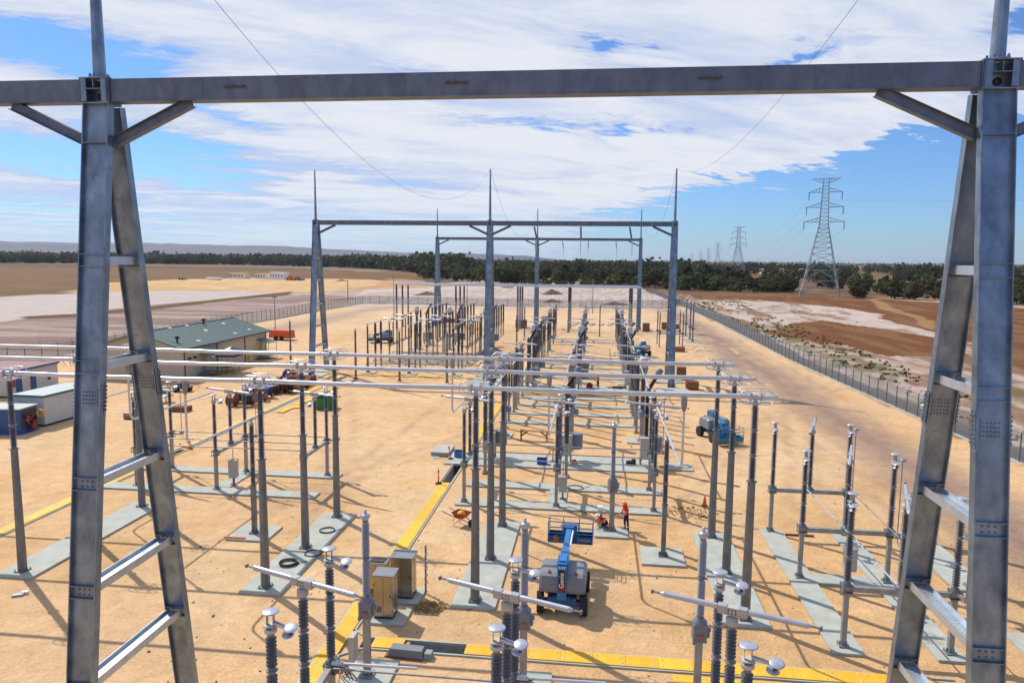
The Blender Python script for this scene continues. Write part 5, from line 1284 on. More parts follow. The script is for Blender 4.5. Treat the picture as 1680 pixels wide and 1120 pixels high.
# ------------------------------------------------------------------ buildings on the left
o = root('equipment_building', (0, 0, 0), 0, 'long cream building with green ribbed gable roof and porches', 'building')
X0, X1, Y0, Y1, E_, RZ, OV = -64.3, -52.6, 85.6, 109.2, 4.2, 6.1, .55
g = MB(); xm = (X0+X1)/2
g.add([(X0, Y0, 0), (X1, Y0, 0), (X1, Y1, 0), (X0, Y1, 0), (X0, Y0, E_), (X1, Y0, E_), (X1, Y1, E_), (X0, Y1, E_), (xm, Y0, RZ-.1), (xm, Y1, RZ-.1)],
      [(0, 1, 5, 8, 4), (1, 2, 6, 5), (2, 3, 7, 9, 6), (3, 0, 4, 7)]); g.build('wall', M['cream'], o)
g = MB(); sl = (RZ-E_)/(xm-X0)
for s_ in (-1, 1):
    xe = xm+s_*(xm-X0+OV); ze = E_-OV*sl+.05; a_ = [(xe, Y0-OV, ze), (xe, Y1+OV, ze), (xm, Y1+OV, RZ), (xm, Y0-OV, RZ)]
    n_ = 34; L_ = Y1-Y0+2*OV
    g.add(a_+[(x, y, z-.12) for x, y, z in a_], [(0, 1, 2, 3) if s_ > 0 else (3, 2, 1, 0), (4, 5, 6, 7), (0, 1, 5, 4), (0, 3, 7, 4), (1, 2, 6, 5)])
    for i in range(n_+1):
        y = Y0-OV+.03+i*(L_-.06)/n_; g.bar((xe, y, ze+.03), (xm, y, RZ+.03), .05, .05)
rf = g.build('roof', M['roofg'], o)
g = MB(); g.bar((xm, Y0-OV, RZ+.05), (xm, Y1+OV, RZ+.05), .3, .06)
g.build('ridge_cap', M['roofg'], rf)
for (x, y, q) in ((xm+.6, 100, 'vent'), (X1-1.6, 87.2, 'vent')):
    g = MB(); z = RZ-abs(x-xm)*sl; g.tube((x, y, z), (x, y, z+.5), .12, n=8); g.lathe([(.28, .5), (.28, .75), (0, .85)], 10, (x, y, z)); g.build('roof_vent', M['black'], rf)
g = MB()
for (x, y) in ((X1-.9, 91), (X1-1.2, 106), (xm+1.5, 104), (xm+2.6, 97), (xm+.2, 92), (xm+.3, 96), (X1-.9, 101)):
    z = RZ-abs(x-xm)*sl; g.box((x, y, z+.06), (.5, .6, .03), M=Matrix.Rotation(math.atan(sl), 3, 'Y'))
g.build('roof_sheet_tag', M['white'], rf)
g = MB(); g.bar((X1+OV+.02, Y0-OV, E_-.1), (X1+OV+.02, Y1+OV, E_-.1), .12, .14); g.build('gutter', M['dark'], rf)
for y in (86.0, 94.0, 102, 108.9):
    g = MB(); g.bar((X1+.06, y, .1), (X1+.06, y, E_-.2), .09, .09); g.build('downpipe', M['dark'], o)
def porch(y, wd):
    g = MB(); g.add([(X1, y-wd/2, 3.1), (X1, y+wd/2, 3.1), (X1+2.0, y+wd/2, 2.6), (X1+2.0, y-wd/2, 2.6)], [(0, 1, 2, 3)]); g.add([(X1, y-wd/2, 3.04), (X1, y+wd/2, 3.04), (X1+2.0, y+wd/2, 2.54), (X1+2.0, y-wd/2, 2.54)], [(0, 1, 2, 3), ]); 
    g.bar((X1+2.0, y-wd/2, 2.57), (X1+2.0, y+wd/2, 2.57), .06, .1)
    p = g.build('porch_roof', M['roofg'], o)
    g = MB(); g.box((X1+1, y, .4), (1.9, wd, .06)); 
    for yy in (y-wd/2, y+wd/2):
        g.bar((X1+1.95, yy, 0), (X1+1.95, yy, 2.6), .06, .06); g.bar((X1+.1, yy, 1.4), (X1+1.95, yy, 1.4), .04, .04); g.bar((X1+.1, yy, .9), (X1+1.95, yy, .9), .04, .04)
    for k in range(3): g.box((X1+1, y-wd/2-.25-.3*k, .3-.1*k), (1.4, .3, .04))
    g.build('railing', M['post'], p)
    g = MB(); g.box((X1+.02, y+.2, 1.5), (.05, 1.0, 2.1)); g.build('door', M['post'], o)
porch(90.6, 2.4); porch(107.2, 2.8)
g = MB(); g.box((X0+4.9, Y0-.02, 1.3), (1.2, .04, 2.3)); g.build('door', M['dark'], o)
for x in (X1+.25,):
    for y in (86.9, 88.2): g = MB(); g.box((x, y, 2.7), (.3, .3, .3)); g.build('wall_lamp', M['dark'], o)
o = root('pop_up_canopy', (-49.8, 92.6, 0), R(2), 'navy pop-up canopy with white top standing against the cream building', 'canopy')
g = MB(); c4 = [(-1.7, -2.4), (1.7, -2.4), (1.7, 2.4), (-1.7, 2.4)]
g.add([(x, y, 2.75) for x, y in c4]+[(x*1.0, y*1.0, 2.5) for x, y in c4]+[(0, 0, 3.6)], [(0, 1, 8), (1, 2, 8), (2, 3, 8), (3, 0, 8), (0, 4, 5, 1), (1, 5, 6, 2), (2, 6, 7, 3), (3, 7, 4, 0)]); g.add([(-.5, -1.0, 3.27), (.7, -1.0, 3.2), (0, 0, 3.62)], [(0, 1, 2)], 1); g.build('roof', [M['cloth'], M['white']], o)
for x, y in c4: g = MB(); g.bar((x*.97, y*.97, 0), (x*.97, y*.97, 2.7), .05, .05); g.build('leg', M['post'], o)
g = MB(); g.box((0, 0, .75), (1.2, 3.5, .05)); 
for y in (-1.6, 1.6):
    for x in (-.5, .5): g.bar((x, y, 0), (x, y, .74), .05, .05)
o = g.build('work_bench', M['woodr']); o.location = (-50.6, 93.8, 0); tag(o, 'brown work bench in the shade under the navy canopy', 'bench')
g = MB(); g.lathe([(0, 0), (.3, 0), (.3, 1.3), (.2, 1.6), (0, 1.6)], 10); o = g.build('yellow_tank', M['yel']); o.location = (-50.6, 99.5, 0); tag(o, 'yellow upright tank beside the navy canopy', 'tank')
def shed(loc, d, rz, label, roof, trim, doors=()):
    o = root('site_shed', loc, rz, label, 'site shed')
    g = MB(); g.box((0, 0, d[2]/2+.2), d)
    n_ = int(d[1]/.3)
    for i in range(n_): g.box((d[0]/2+.008, -d[1]/2+.15+i*.3, d[2]/2+.2), (.016, .06, d[2]*.96))
    for i in range(int(d[0]/.3)): g.box((-d[0]/2+.15+i*.3, -d[1]/2-.008, d[2]/2+.2), (.06, .016, d[2]*.96))
    g.build('wall', M['shed'], o); g = MB(); g.box((0, 0, d[2]+.29), (d[0]+.3, d[1]+.3, .12)); r_ = g.build('roof', M[roof], o)
    g = MB()
    for s_ in (-1, 1): g.box((0, s_*(d[1]/2+.16), d[2]+.27), (d[0]+.34, .02, .2)); g.box((s_*(d[0]/2+.16), 0, d[2]+.27), (.02, d[1]+.3, .2))
    g.build('fascia', M[trim], r_); g = MB(); g.box((0, 0, .1), (d[0]*.96, d[1]*.96, .19)); g.build('skid', M['black'], o)
    for (x, y, wx, wy, mt, nm) in doors:
        g = MB(); g.box((x, y, 1.25 if nm == 'door' else 1.6), (wx, wy, 2.0 if nm == 'door' else .9)); g.build(nm, M[mt], o)
    return o
p = at(70, 672, 1.0)
shed((-52.3, 63.4, 0), (3.2, 6.6, 2.6), R(-2), 'white ribbed portable shed with teal trimmed roof left of the frame leg', 'shedr', 'teal')
shed((-68.0, 75.2, 0), (6.8, 7.5, 2.7), R(3), 'portable hut with maroon roof behind the teal trimmed shed', 'roofm', 'blued', [(3.42, -2.6, .05, .9, 'blued', 'door'), (3.42, -.4, .05, .9, 'blued', 'door'), (3.42, 2.2, .05, .5, 'dark', 'window'), (3.42, -3.4, .05, .5, 'red', 'window')])
shed((-62.5, 60.5, 0), (5.5, 7.0, 2.6), R(3), 'grey portable hut partly cut off at the left edge', 'shedr', 'shedr')
o = root('generator_set', (-53.3, 57.8, 0), R(6), 'dark blue open sided generator container at the left edge', 'generator')
g = MB(); g.box((0, 0, 1.2), (5.2, 2.3, 2.1)); g.box((0, 0, .08), (5.4, 2.4, .16)); g.build('housing', M['blued'], o)
g = MB(); g.box((0, 0, 2.3), (5.4, 2.5, .1)); g.build('roof', M['shedr'], o)
g = MB(); g.box((2.61, 0, 1.25), (.02, 1.9, 1.7)); g.build('side_shade_panel', M['dark'], o)  # dark sheet on the solid housing imitates the unlit inside
g = MB()
for k in range(14): g.box((2.7, rr.uniform(-.8, .8), rr.uniform(.5, 1.9)), (.14, rr.uniform(.1, .4), rr.uniform(.1, .35)), mi=rr.choice([0, 0, 1, 2]))
g.lathe([(.3, -.1), (.35, 0), (.3, .1)], 14, (2.9, .2, .5), mi=1, M=Matrix.Rotation(R(90), 3, 'Y')); g.build('engine', [M['postd'], M['red'], M['black']], o)
g = MB(); [g.path([(.35*math.cos(a*.35), -.1+a*.004, 1.5+.35*math.sin(a*.35)) for a in range(72)], .03, 5)]
o = g.build('yellow_hose_reel', M['yel']); o.location = (-50.5, 59.2, 0); tag(o, 'yellow hose hanging in loops on the end of the white shed', 'hose')
g = MB()
for k in range(26):
    a = rr.uniform(-.5, .5); g.box((rr.uniform(-1.6, 1.6), rr.uniform(-.8, .8), .15+k*.045), (2.6, .14, .06), M=Matrix.Rotation(a, 3, 'Z') @ Matrix.Rotation(rr.uniform(-.15, .15), 3, 'Y'))
g.box((-1.2, 0, .6), (1.2, 1.2, 1.1)); o = g.build('timber_pile', M['wood']); o.location = (-57.2, 72.6, 0); tag(o, 'jumbled pile of timber beside the maroon roofed hut', 'timber pile')
g = MB(); g.lathe([(0, 0), (1.1, 0), (1.2, .7), (.9, .78), (0, .8)], 20); o = g.build('water_tank', M['concd']); o.location = (-50.5, 76.6, 0); tag(o, 'squat round grey tank between the shed and cream building', 'tank')
g = MB(); g.lathe([(0, .72), (.8, .72), (.8, .78), (0, .8)], 18); g.tube((0, 0, 0), (0, 0, .72), .06); o = g.build('round_table', M['post']); o.location = (-46.6, 72.4, 0); tag(o, 'small round grey table by the squat tank', 'table')
o = root('light_tower_trailer', (-60.2, 131.6, 0), R(-5), 'orange trailer with tall thin light mast right of the green roof', 'light tower')
g = MB(); g.box((0, 0, 1.15), (4.4, 2.2, 1.5), taper=.93); g.build('body', M['orap'], o)
for x in (-.7, .5):
    g = MB(); g.lathe([(0, -.15), (.42, -.15), (.42, .15), (0, .15)], 14, (x, -1.1, .42), M=Matrix.Rotation(R(90), 3, 'X')); g.build('wheel', M['rub'], o)
g = MB(); g.tube((-1.4, 0, 1.9), (-1.4, 0, 8.2), .09, .05, 8); g.box((-1.4, 0, 8.2), (.9, .3, .25)); g.build('light_mast', M['postd'], o)
# camp far left
cl = [(300, 459, 6, 3, 1.2, 'hood'), (352, 459, 14, 3, 1.8, 'white'), (392, 456.5, 20, 4, 3.4, 'white'), (432, 457, 14, 4, 3.4, 'white'), (458, 458, 16, 4, 4.5, 'white'), (478, 460, 7, 3, 3, 'orap'), (491, 460, 8, 3, 2.6, 'hood')]
nm = ['grey plant', 'row of white pipes', 'long cream hut', 'shorter cream hut', 'white van body', 'orange machine', 'grey machine']
for i, (px, py, w_, d_, h_, mt) in enumerate(cl):
    x, y = at(px, py); o = root('camp_hut' if i in (2, 3, 4) else 'parked_plant', (x, y, 0), R(-28), '%s in the distant yellow sand camp on the left' % nm[i], 'hut' if i in (2, 3, 4) else 'machinery')
    g = MB()
    if i == 1:
        for k in range(8): g.tube((-w_/2+k*1.8, -1.2, .8), (-w_/2+k*1.8, 1.2, .8), .75, n=10)
        g.build('pipe', M[mt], o)
    elif i in (2, 3, 4):
        g.box((0, 0, h_/2), (w_, d_, h_)); g.build('wall', M[mt], o); g = MB(); g.box((0, 0, h_+.15), (w_+.8, d_+.8, .3)); g.build('roof', M['yel'] if i < 4 else M['white'], o)
        g = MB()
        for k in range(int(w_/3)): g.box((-w_/2+1.5+k*3, -d_/2-.03, h_*.55), (1.2, .06, 1.2))
        g.build('window', M['dark'], o)
    else:
        g.box((0, 0, h_*.35), (w_, d_, h_*.5)); g.box((-w_*.2, 0, h_*.75), (w_*.35, d_*.8, h_*.5), taper=.8); g.build('body', M[mt], o)
        for k in (-1, 1): g = MB(); g.lathe([(0, -.3), (.7, -.3), (.7, .3), (0, .3)], 12, (k*w_*.3, -d_/2, .7), M=Matrix.Rotation(R(90), 3, 'X')); g.build('wheel', M['rub'], o)
# soil mounds
def mound(x, y, r, h, label, seed):
    g = MB(); n_ = 28; rings = 9; vs = [(0, 0, h)]; rs = np.random.RandomState(seed)
    for k in range(1, rings+1):
        q = k/rings
        for i in range(n_):
            a = 2*math.pi*i/n_; rr_ = r*q*(1+.18*math.sin(2*a+seed)+.08*math.sin(5*a)); vs.append((rr_*math.cos(a)*1.35, rr_*math.sin(a), max(-.05, h*(1-q)**1.1*(1+.3*math.sin(3*a+seed)*q)+rs.uniform(-.05, .05)*h*(1 if k < rings else 0))-(.05 if k == rings else 0)))
    fs = [(0, 1+i, 1+(i+1) % n_) for i in range(n_)]+[(1+(k-1)*n_+i, 1+k*n_+i, 1+k*n_+(i+1) % n_, 1+(k-1)*n_+(i+1) % n_) for k in range(1, rings) for i in range(n_)]
    g.add(vs, fs, 0, True); o_ = g.build('soil_mound', M['soil']); o_.location = (x, y, 0); tag(o_, label, 'soil mound')
for i, (px, py, r_, h_, q) in enumerate(((905, 483, 3.8, 2.4, 'tallest dark soil mound behind the centre of the back fence'), (905, 496, 3.0, 1.3, 'wide low soil mound close behind the back fence centre'), (1008, 500, 3.6, 1.2, 'flat grey soil mound behind the back fence right of centre'),
        (833, 472, 3, 1.6, 'small distant soil mound right of the far gantry centre leg'), (708, 462, 4, 2.6, 'small dark mound left of the far road'), (742, 461, 4, 2.6, 'small mound beside the far gantry left leg'), (770, 462, 3, 2, 'little mound right of the far gantry left leg'), (700, 484, 4, 1.6, 'grey mound behind the far gantry left leg'), (560, 461, 3, 1.2, 'little dark mound left of the far gantry'))):
    x, y = at(px, py); mound(x, y, r_, h_, q, i)

# ------------------------------------------------------------------ fences
fm = bpy.data.materials.new('chain_link'); fm.use_nodes = True; t = fm.node_tree; b = t.nodes['Principled BSDF']
b.inputs['Base Color'].default_value = (.22, .23, .24, 1); b.inputs['Roughness'].default_value = .6; b.inputs['Metallic'].default_value = .3
tcf = t.nodes.new('ShaderNodeTexCoord'); wv = t.nodes.new('ShaderNodeUVMap')
sp_ = t.nodes.new('ShaderNodeSeparateXYZ'); t.links.new(tcf.outputs['UV'], sp_.inputs[0])
def lat(sg):
    v_ = mth('ADD', sp_.outputs[0], mth('MULTIPLY', sp_.outputs[1], sg, tree=t), tree=t)
    return mth('LESS_THAN', mth('ABSOLUTE', mth('SUBTRACT', mth('FRACT', mth('MULTIPLY', v_, 1/.075, tree=t), tree=t), .5, tree=t), tree=t), .125, tree=t)
al = mth('MAXIMUM', lat(1), lat(-1), tree=t); t.links.new(al, b.inputs['Alpha'])
def fence(pts, label, lean, step=2.4, h=2.5, kerb=True):
    o = root('chain_link_fence', (0, 0, 0), 0, label, 'fence')
    cum = [0]
    for a_, b_ in zip(pts[:-1], pts[1:]): cum.append(cum[-1]+math.dist(a_, b_))
    def pos(s_):
        for i in range(len(pts)-1):
            if s_ <= cum[i+1] or i == len(pts)-2:
                q = (s_-cum[i])/(cum[i+1]-cum[i]); return (pts[i][0]+(pts[i+1][0]-pts[i][0])*q, pts[i][1]+(pts[i+1][1]-pts[i][1])*q)
    n_ = int(cum[-1]/step); pm = None; L_ = Vector(lean)
    for i in range(n_+1):
        x, y = pos(i*step)
        if pm is None:
            g = MB(); g.tube((0, 0, 0), (0, 0, h), .055, n=6); g.tube((0, 0, h), (L_.x*.45, L_.y*.45, h+.42), .03, n=5); p_ = g.build('fence_post', M['fpost'], o); pm = p_.data
        else: p_ = link('fence_post', pm, o)
        p_.location = (x, y, 0)
    mv, mf, uv = [], [], []
    for i in range(len(pts)-1):
        a_, b_ = pts[i], pts[i+1]; k = len(mv); mv += [(a_[0], a_[1], .12), (b_[0], b_[1], .12), (b_[0], b_[1], h), (a_[0], a_[1], h)]; mf.append((k, k+1, k+2, k+3))
        uv += [(cum[i], 0), (cum[i+1], 0), (cum[i+1], h), (cum[i], h)]
    me_ = bpy.data.meshes.new('mesh_panel'); me_.from_pydata(mv, [], mf); ul = me_.uv_layers.new(); ul.data.foreach_set('uv', [c for q in uv for c in q]); me_.materials.append(fm); link('mesh_panel', me_, o)
    g = MB()
    for a_, b_ in zip(pts[:-1], pts[1:]):
        g.tube((*a_, h-.03), (*b_, h-.03), .02, n=5)
        for q in (.15, .3, .45): g.tube((a_[0]+L_.x*q, a_[1]+L_.y*q, h+q*.93), (b_[0]+L_.x*q, b_[1]+L_.y*q, h+q*.93), .008, n=4)
    g.build('rail_and_wire', M['fpost'], o)
    if kerb:
        g = MB()
        for a_, b_ in zip(pts[:-1], pts[1:]): g.bar((*a_, .06), (*b_, .06), .32, .14)
        g.build('kerb_strip', M['conc'], o)
fence([(36.6, 30), (34.2, 60), (32.5, 93.6), (31.3, 121), (31.2, 190), (29.0, 262)], 'long chain-link fence with angled barbed tops along the right side', (.7, 0, .7))
fence([(29.0, 262), (22.5, 246.6), (4, 241.5), (-36.7, 239.7), (-81.7, 243.9)], 'back chain-link fence across the far end of the yard', (0, .7, .7), 3.5, kerb=True)
fence([(-81.7, 243.9), (-82.9, 155), (-80.5, 119), (-81.1, 102), (-84.7, 92), (-92, 76)], 'chain-link fence along the left side behind the cream building', (-.7, 0, .7))
for (px, py, h_, q) in ((571, 497, 6, 'tall dark pole at the back left fence corner'),):
    x, y = at(px, py); g = MB(); g.tube((0, 0, 0), (0, 0, h_+2), .14, n=8); o = g.build('corner_pole', M['fpost']); o.location = (x, y, 0); tag(o, q, 'pole')
for (x, y, h_, q, hd) in ((29.3, 300, 14, 'slim light pole beside the road past the right fence', 1), (-54.3, 188, 13.2, 'tall slim light pole left of the back bay', 1), (-36.5, 200, 10, 'distant pole behind the far gantry left leg', 0), (-1.4, 215, 10, 'distant pole behind the centre yard', 0)):
    o = root('light_pole', (x, y, 0), 0, q, 'light pole'); g = MB(); g.tube((0, 0, 0), (0, 0, h_), .14, .08, 8); g.build('pole', M['post'], o)
    g = MB(); g.box((0, 0, h_), (1.2 if hd else .4, .4, .15)); g.build('lamp_head', M['post'], o)
def upole(px, D, h_, q):
    x, y = far(px, D); o = root('power_pole', (x, y, 0), R(10), q, 'power pole'); g = MB(); g.tube((0, 0, 0), (0, 0, h_), .2, .14, 8); g.build('pole', M['bark'], o); g = MB(); g.bar((-1.3, 0, h_-.5), (1.3, 0, h_-.5), .16, .16); g.build('crossarm', M['post'], o)
upole(700.5, 410, 12, 'wooden power pole with crossarm at the far left treeline'); upole(773, 430, 13, 'wooden power pole at the treeline behind the middle gantry')

# ------------------------------------------------------------------ pylons
def make_pylon():
    o = root('transmission_pylon', cat='pylon'); B = 8.4; Wz = 33.5; Ww = 1.9; T = 54.5; Tw = 1.15
    def hw(z): return B+(Ww-B)*z/Wz if z < Wz else Ww+(Tw-Ww)*(z-Wz)/(T-Wz)
    def cr(z): h = hw(z); return [Vector((a*h, b_*h, z)) for a, b_ in ((-1, -1), (1, -1), (1, 1), (-1, 1))]
    lv = [0, 7, 12, 16, 19.5, 22.5, 25, 27.4, 29.5, 31.5, 33.5]; g = MB()
    up = list(np.linspace(33.5, T, 13)); al_ = lv+up[1:]
    for a_, b_ in zip(al_[:-1], al_[1:]):
        A, B_ = cr(a_), cr(b_)
        for i in range(4): g.bar(A[i], B_[i], .26, .26)
        w_ = .13
        for i in range(4):
            j = (i+1) % 4; g.bar(B_[i], B_[j], w_, w_)
            if a_ < 15:
                mdp = (B_[i]+B_[j])/2; g.bar(A[i], mdp, w_+.04, w_+.04); g.bar(A[j], mdp, w_+.04, w_+.04); q1 = (A[i]+mdp)/2; q2 = (A[j]+mdp)/2; g.bar(q1, A[i].lerp(B_[i], .6), .09, .09); g.bar(q2, A[j].lerp(B_[j], .6), .09, .09)
            elif a_ < 33: g.bar(A[i], B_[j], w_, w_); g.bar(A[j], B_[i], w_, w_)
            else: g.bar(A[i], B_[j], .1, .1)
    g.build('lattice_body', M['pyl'], o)
    for (z, L_, dn_) in ((34.5, 9.0, 1), (41.3, 8.2, 1), (48.2, 7.4, 1), (54.3, 6.3, -1)):
        for s_ in (-1, 1):
            g = MB(); h = hw(z); tip = Vector((s_*L_, 0, z)) if dn_ > 0 else Vector((s_*L_, 0, z+.1)); zz_ = z+2.0 if dn_ > 0 else z-2.0
            for yb in (-h, h):
                g.bar((s_*h, yb, z), tip, .2, .2); g.bar((s_*h, yb*.9, zz_), tip, .17, .17)
                for q in (.25, .5, .75): a_ = Vector((s_*h, yb, z)).lerp(tip, q); b_ = Vector((s_*h, yb*.9, zz_)).lerp(tip, q-.12); g.bar(a_, b_, .09, .09)
            for q in (.2, .4, .6, .8): g.bar(Vector((s_*h, -h, z)).lerp(tip, q), Vector((s_*h, h, z)).lerp(tip, q), .09, .09)
            ca_ = g.build('crossarm', M['pyl'], o)
            if dn_ > 0:
                g = MB(); g.lathe([(.06, 0), (.17, -.3), (.17, -3.0), (.1, -3.2), (.28, -3.3), (0, -3.5)], 8, (s_*(L_-.3), 0, z-.1)); g.tube((s_*(L_-.3), -2.2, z-.2), (s_*(L_-.3), 2.2, z-.2), .15, n=6); g.build('insulator_string', M['ins'], ca_)
    return o
py_ = Proto(make_pylon)
x0, y0 = at(1330, 481); pyl = []
for i, (px, D) in enumerate(((1349, 375), (1210, 860), (1177, 1650), (1162, 2350), (1149, 3100), (1135, 4200))):
    x, y = far(px, D) if i else (104.5, 356); pyl.append((x, y))
    py_.put((x, y, 0), R(-20), ['large lattice transmission pylon standing in the brown field on the right', 'second pylon, smaller and farther, left of the large one', 'third small pylon on the right horizon', 'fourth tiny pylon on the right horizon', 'fifth faint pylon on the right horizon', 'last faint pylon at the horizon'][i], 'pylons of the power line')
a20 = R(-20)
for q, (L_, z) in enumerate(((8.7, 31), (7.9, 37.8), (7.1, 44.7))):
    for s_ in (-1, 1):
        for k in range(2):
            off = Vector((s_*L_*math.cos(a20), s_*L_*math.sin(a20), z)); A = Vector((*pyl[k], 0))+off; B_ = Vector((*pyl[k+1], 0))+off; g = MB(); n_ = 20
            g.path([A.lerp(B_, i/n_)-Vector((0, 0, 14*4*(i/n_)*(1-i/n_))) for i in range(n_+1)], .028, 4)
            tag(g.build('power_line', M['wire']), '%s %s conductor of the span %s the second pylon' % (['lowest', 'middle', 'top'][q], ['left', 'right'][s_ > 0], ['from the large pylon to', 'beyond'][k]), 'power line')
        off = Vector((s_*L_*math.cos(a20), s_*L_*math.sin(a20), z)); A = Vector((*pyl[0], 0))+off; B_ = Vector((420, 160, z+2)); g = MB(); n_ = 16
        if q == 2: g.path([A.lerp(B_, i/n_)-Vector((0, 0, 6*4*(i/n_)*(1-i/n_))) for i in range(n_+1)], .018, 4); tag(g.build('power_line', M['wire']), 'conductor running right from the large pylon, %s one' % ['left arm', 'right arm'][s_ > 0], 'power line')

# ------------------------------------------------------------------ trees
def make_tree(seed, leaf, spread=1., hgt=1.):
    def f():
        rs = random.Random(seed); o = root('tree', cat='tree')
        H = 12*hgt; g = MB(); g.tube((0, 0, -.2), (.2, 0, H*.4), .32, .2, 8); lim = []
        for k in range(7):
            a = k*2.4+rs.random(); z0 = H*rs.uniform(.22, .42); e = Vector((math.cos(a)*spread*rs.uniform(1.8, 3.6), math.sin(a)*spread*rs.uniform(1.8, 3.6), H*rs.uniform(.5, .8)))
            g.tube((.1, 0, z0), e, .13, .05, 5, caps=False); lim.append(e)
        g.build('trunk', M['bark'], o)
        cl_ = [(e, rs.uniform(1.2, 2.1)) for e in lim]
        for k in range(15):
            a = rs.uniform(0, 6.28); q = math.sqrt(rs.random())*4.3*spread; z = H*rs.uniform(.14, .9); q *= 1.15-abs(z/H-.45)*1.1
            cl_.append((Vector((math.cos(a)*q, math.sin(a)*q, z)), rs.uniform(1.0, 1.9)))
        cl_.append((Vector((rs.uniform(-.8, .8), 0, H*.92)), 1.3))
        vs, fs = [], []
        for c, r_ in cl_:
            for k in range(95):
                d = Vector((rs.gauss(0, 1), rs.gauss(0, 1), rs.gauss(0, .8))).normalized()*r_*rs.uniform(.55, 1.08); p_ = c+Vector((d.x, d.y, d.z*.75))
                n_ = (d.normalized()+Vector((rs.uniform(-.7, .7), rs.uniform(-.7, .7), rs.uniform(-.2, .9)))).normalized(); u_ = n_.orthogonal().normalized(); w_ = n_.cross(u_); th = rs.uniform(0, 3.14); u2 = u_*math.cos(th)+w_*math.sin(th); w2 = n_.cross(u2); s_ = rs.uniform(.2, .42)
                k0 = len(vs); vs += [p_-u2*s_-w2*s_*.6, p_+u2*s_-w2*s_*.6, p_+u2*s_*.7+w2*s_*.7, p_-u2*s_*.7+w2*s_*.7]; fs.append((k0, k0+1, k0+2, k0+3))
        m_ = MB(); m_.add(vs, fs); m_.build('crown', M[leaf], o); return o
    return f
TP = [Proto(make_tree(1, 'leafA')), Proto(make_tree(2, 'leafB', 1.15, .95)), Proto(make_tree(3, 'leafA', .9, 1.1)), Proto(make_tree(4, 'leafC', 1.1, .8)), Proto(make_tree(5, 'leafB', 1.0, 1.15)), Proto(make_tree(6, 'leafA', 1.25, .75))]
KD = ['mid green', 'dark green', 'upright green', 'bronze brown', 'tall dark', 'broad low green']
rs = random.Random(42)
def tree(x, y, sc, k=None, where='in the woodland belt behind the yard'):
    k = rs.randrange(6) if k is None else k
    o = TP[k].put((x, y, 0), rs.uniform(0, 6.28), '%s tree %s' % (KD[k], where), 'trees %s, %s kind' % (where, KD[k]), sc); o.scale = (sc*rs.uniform(.9, 1.25), sc*rs.uniform(.9, 1.25), sc*rs.uniform(.85, 1.15))
edge = [(690, 458), (760, 462), (800, 464), (860, 467), (930, 469), (1000, 471), (1060, 473), (1130, 478), (1180, 477), (1230, 480)]
nt_ = 0
for a_, b_ in zip(edge[:-1], edge[1:]):
    A = Vector(at(*a_)); B_ = Vector(at(*b_)); n_ = max(3, int((B_-A).length/7.5))
    for row in range(4):
        for i in range(n_):
            p = A.lerp(B_, (i+rs.random())/n_)*(1+row*.045+rs.uniform(0, .04)); tree(p.x, p.y, rs.uniform(.5, .9)*(1+.05*row), rs.choice([0, 2, 5, 0, 1, 4, 3]) if row < 2 else rs.choice([1, 4, 1, 0]), 'in the belt behind the back fence'); nt_ += 1
for i in range(78):                                       # scattered right-hand trees
    px = rs.uniform(1130, 1760); D = rs.uniform(390, 560) if px < 1560 else rs.uniform(330, 560)
    if 1290 < px < 1395 and D < 430: continue
    x, y = far(px, D); tree(x, y, rs.uniform(.45, .85), rs.choice([0, 1, 5, 3, 5, 0]), 'scattered beyond the brown field on the right'); nt_ += 1
for i in range(84):
    px = rs.choice([rs.uniform(1235, 1300), rs.uniform(1395, 1740), rs.uniform(1395, 1740)]); D = rs.uniform(350, 440) if px > 1390 else rs.uniform(395, 430)
    x, y = far(px, D); tree(x, y, rs.uniform(.45, .78), rs.choice([0, 5, 5, 2, 1, 3]), 'along the near edge of the right woodland'); nt_ += 1
for i in range(60):
    px = rs.uniform(800, 1250); y0_ = np.interp(px, [690, 860, 1060, 1180, 1250], [458, 467, 473, 477, 480]); x, y = at(px, y0_+.5); tree(x, y+rs.uniform(0, 12), rs.uniform(.28, .42), 5, 'low at the foot of the belt behind the back fence')
x, y = far(820, 452); 
for k in range(5): tree(x-9+k*4.5, y+k*1.5, .98, 0, 'in the belt behind the back fence')
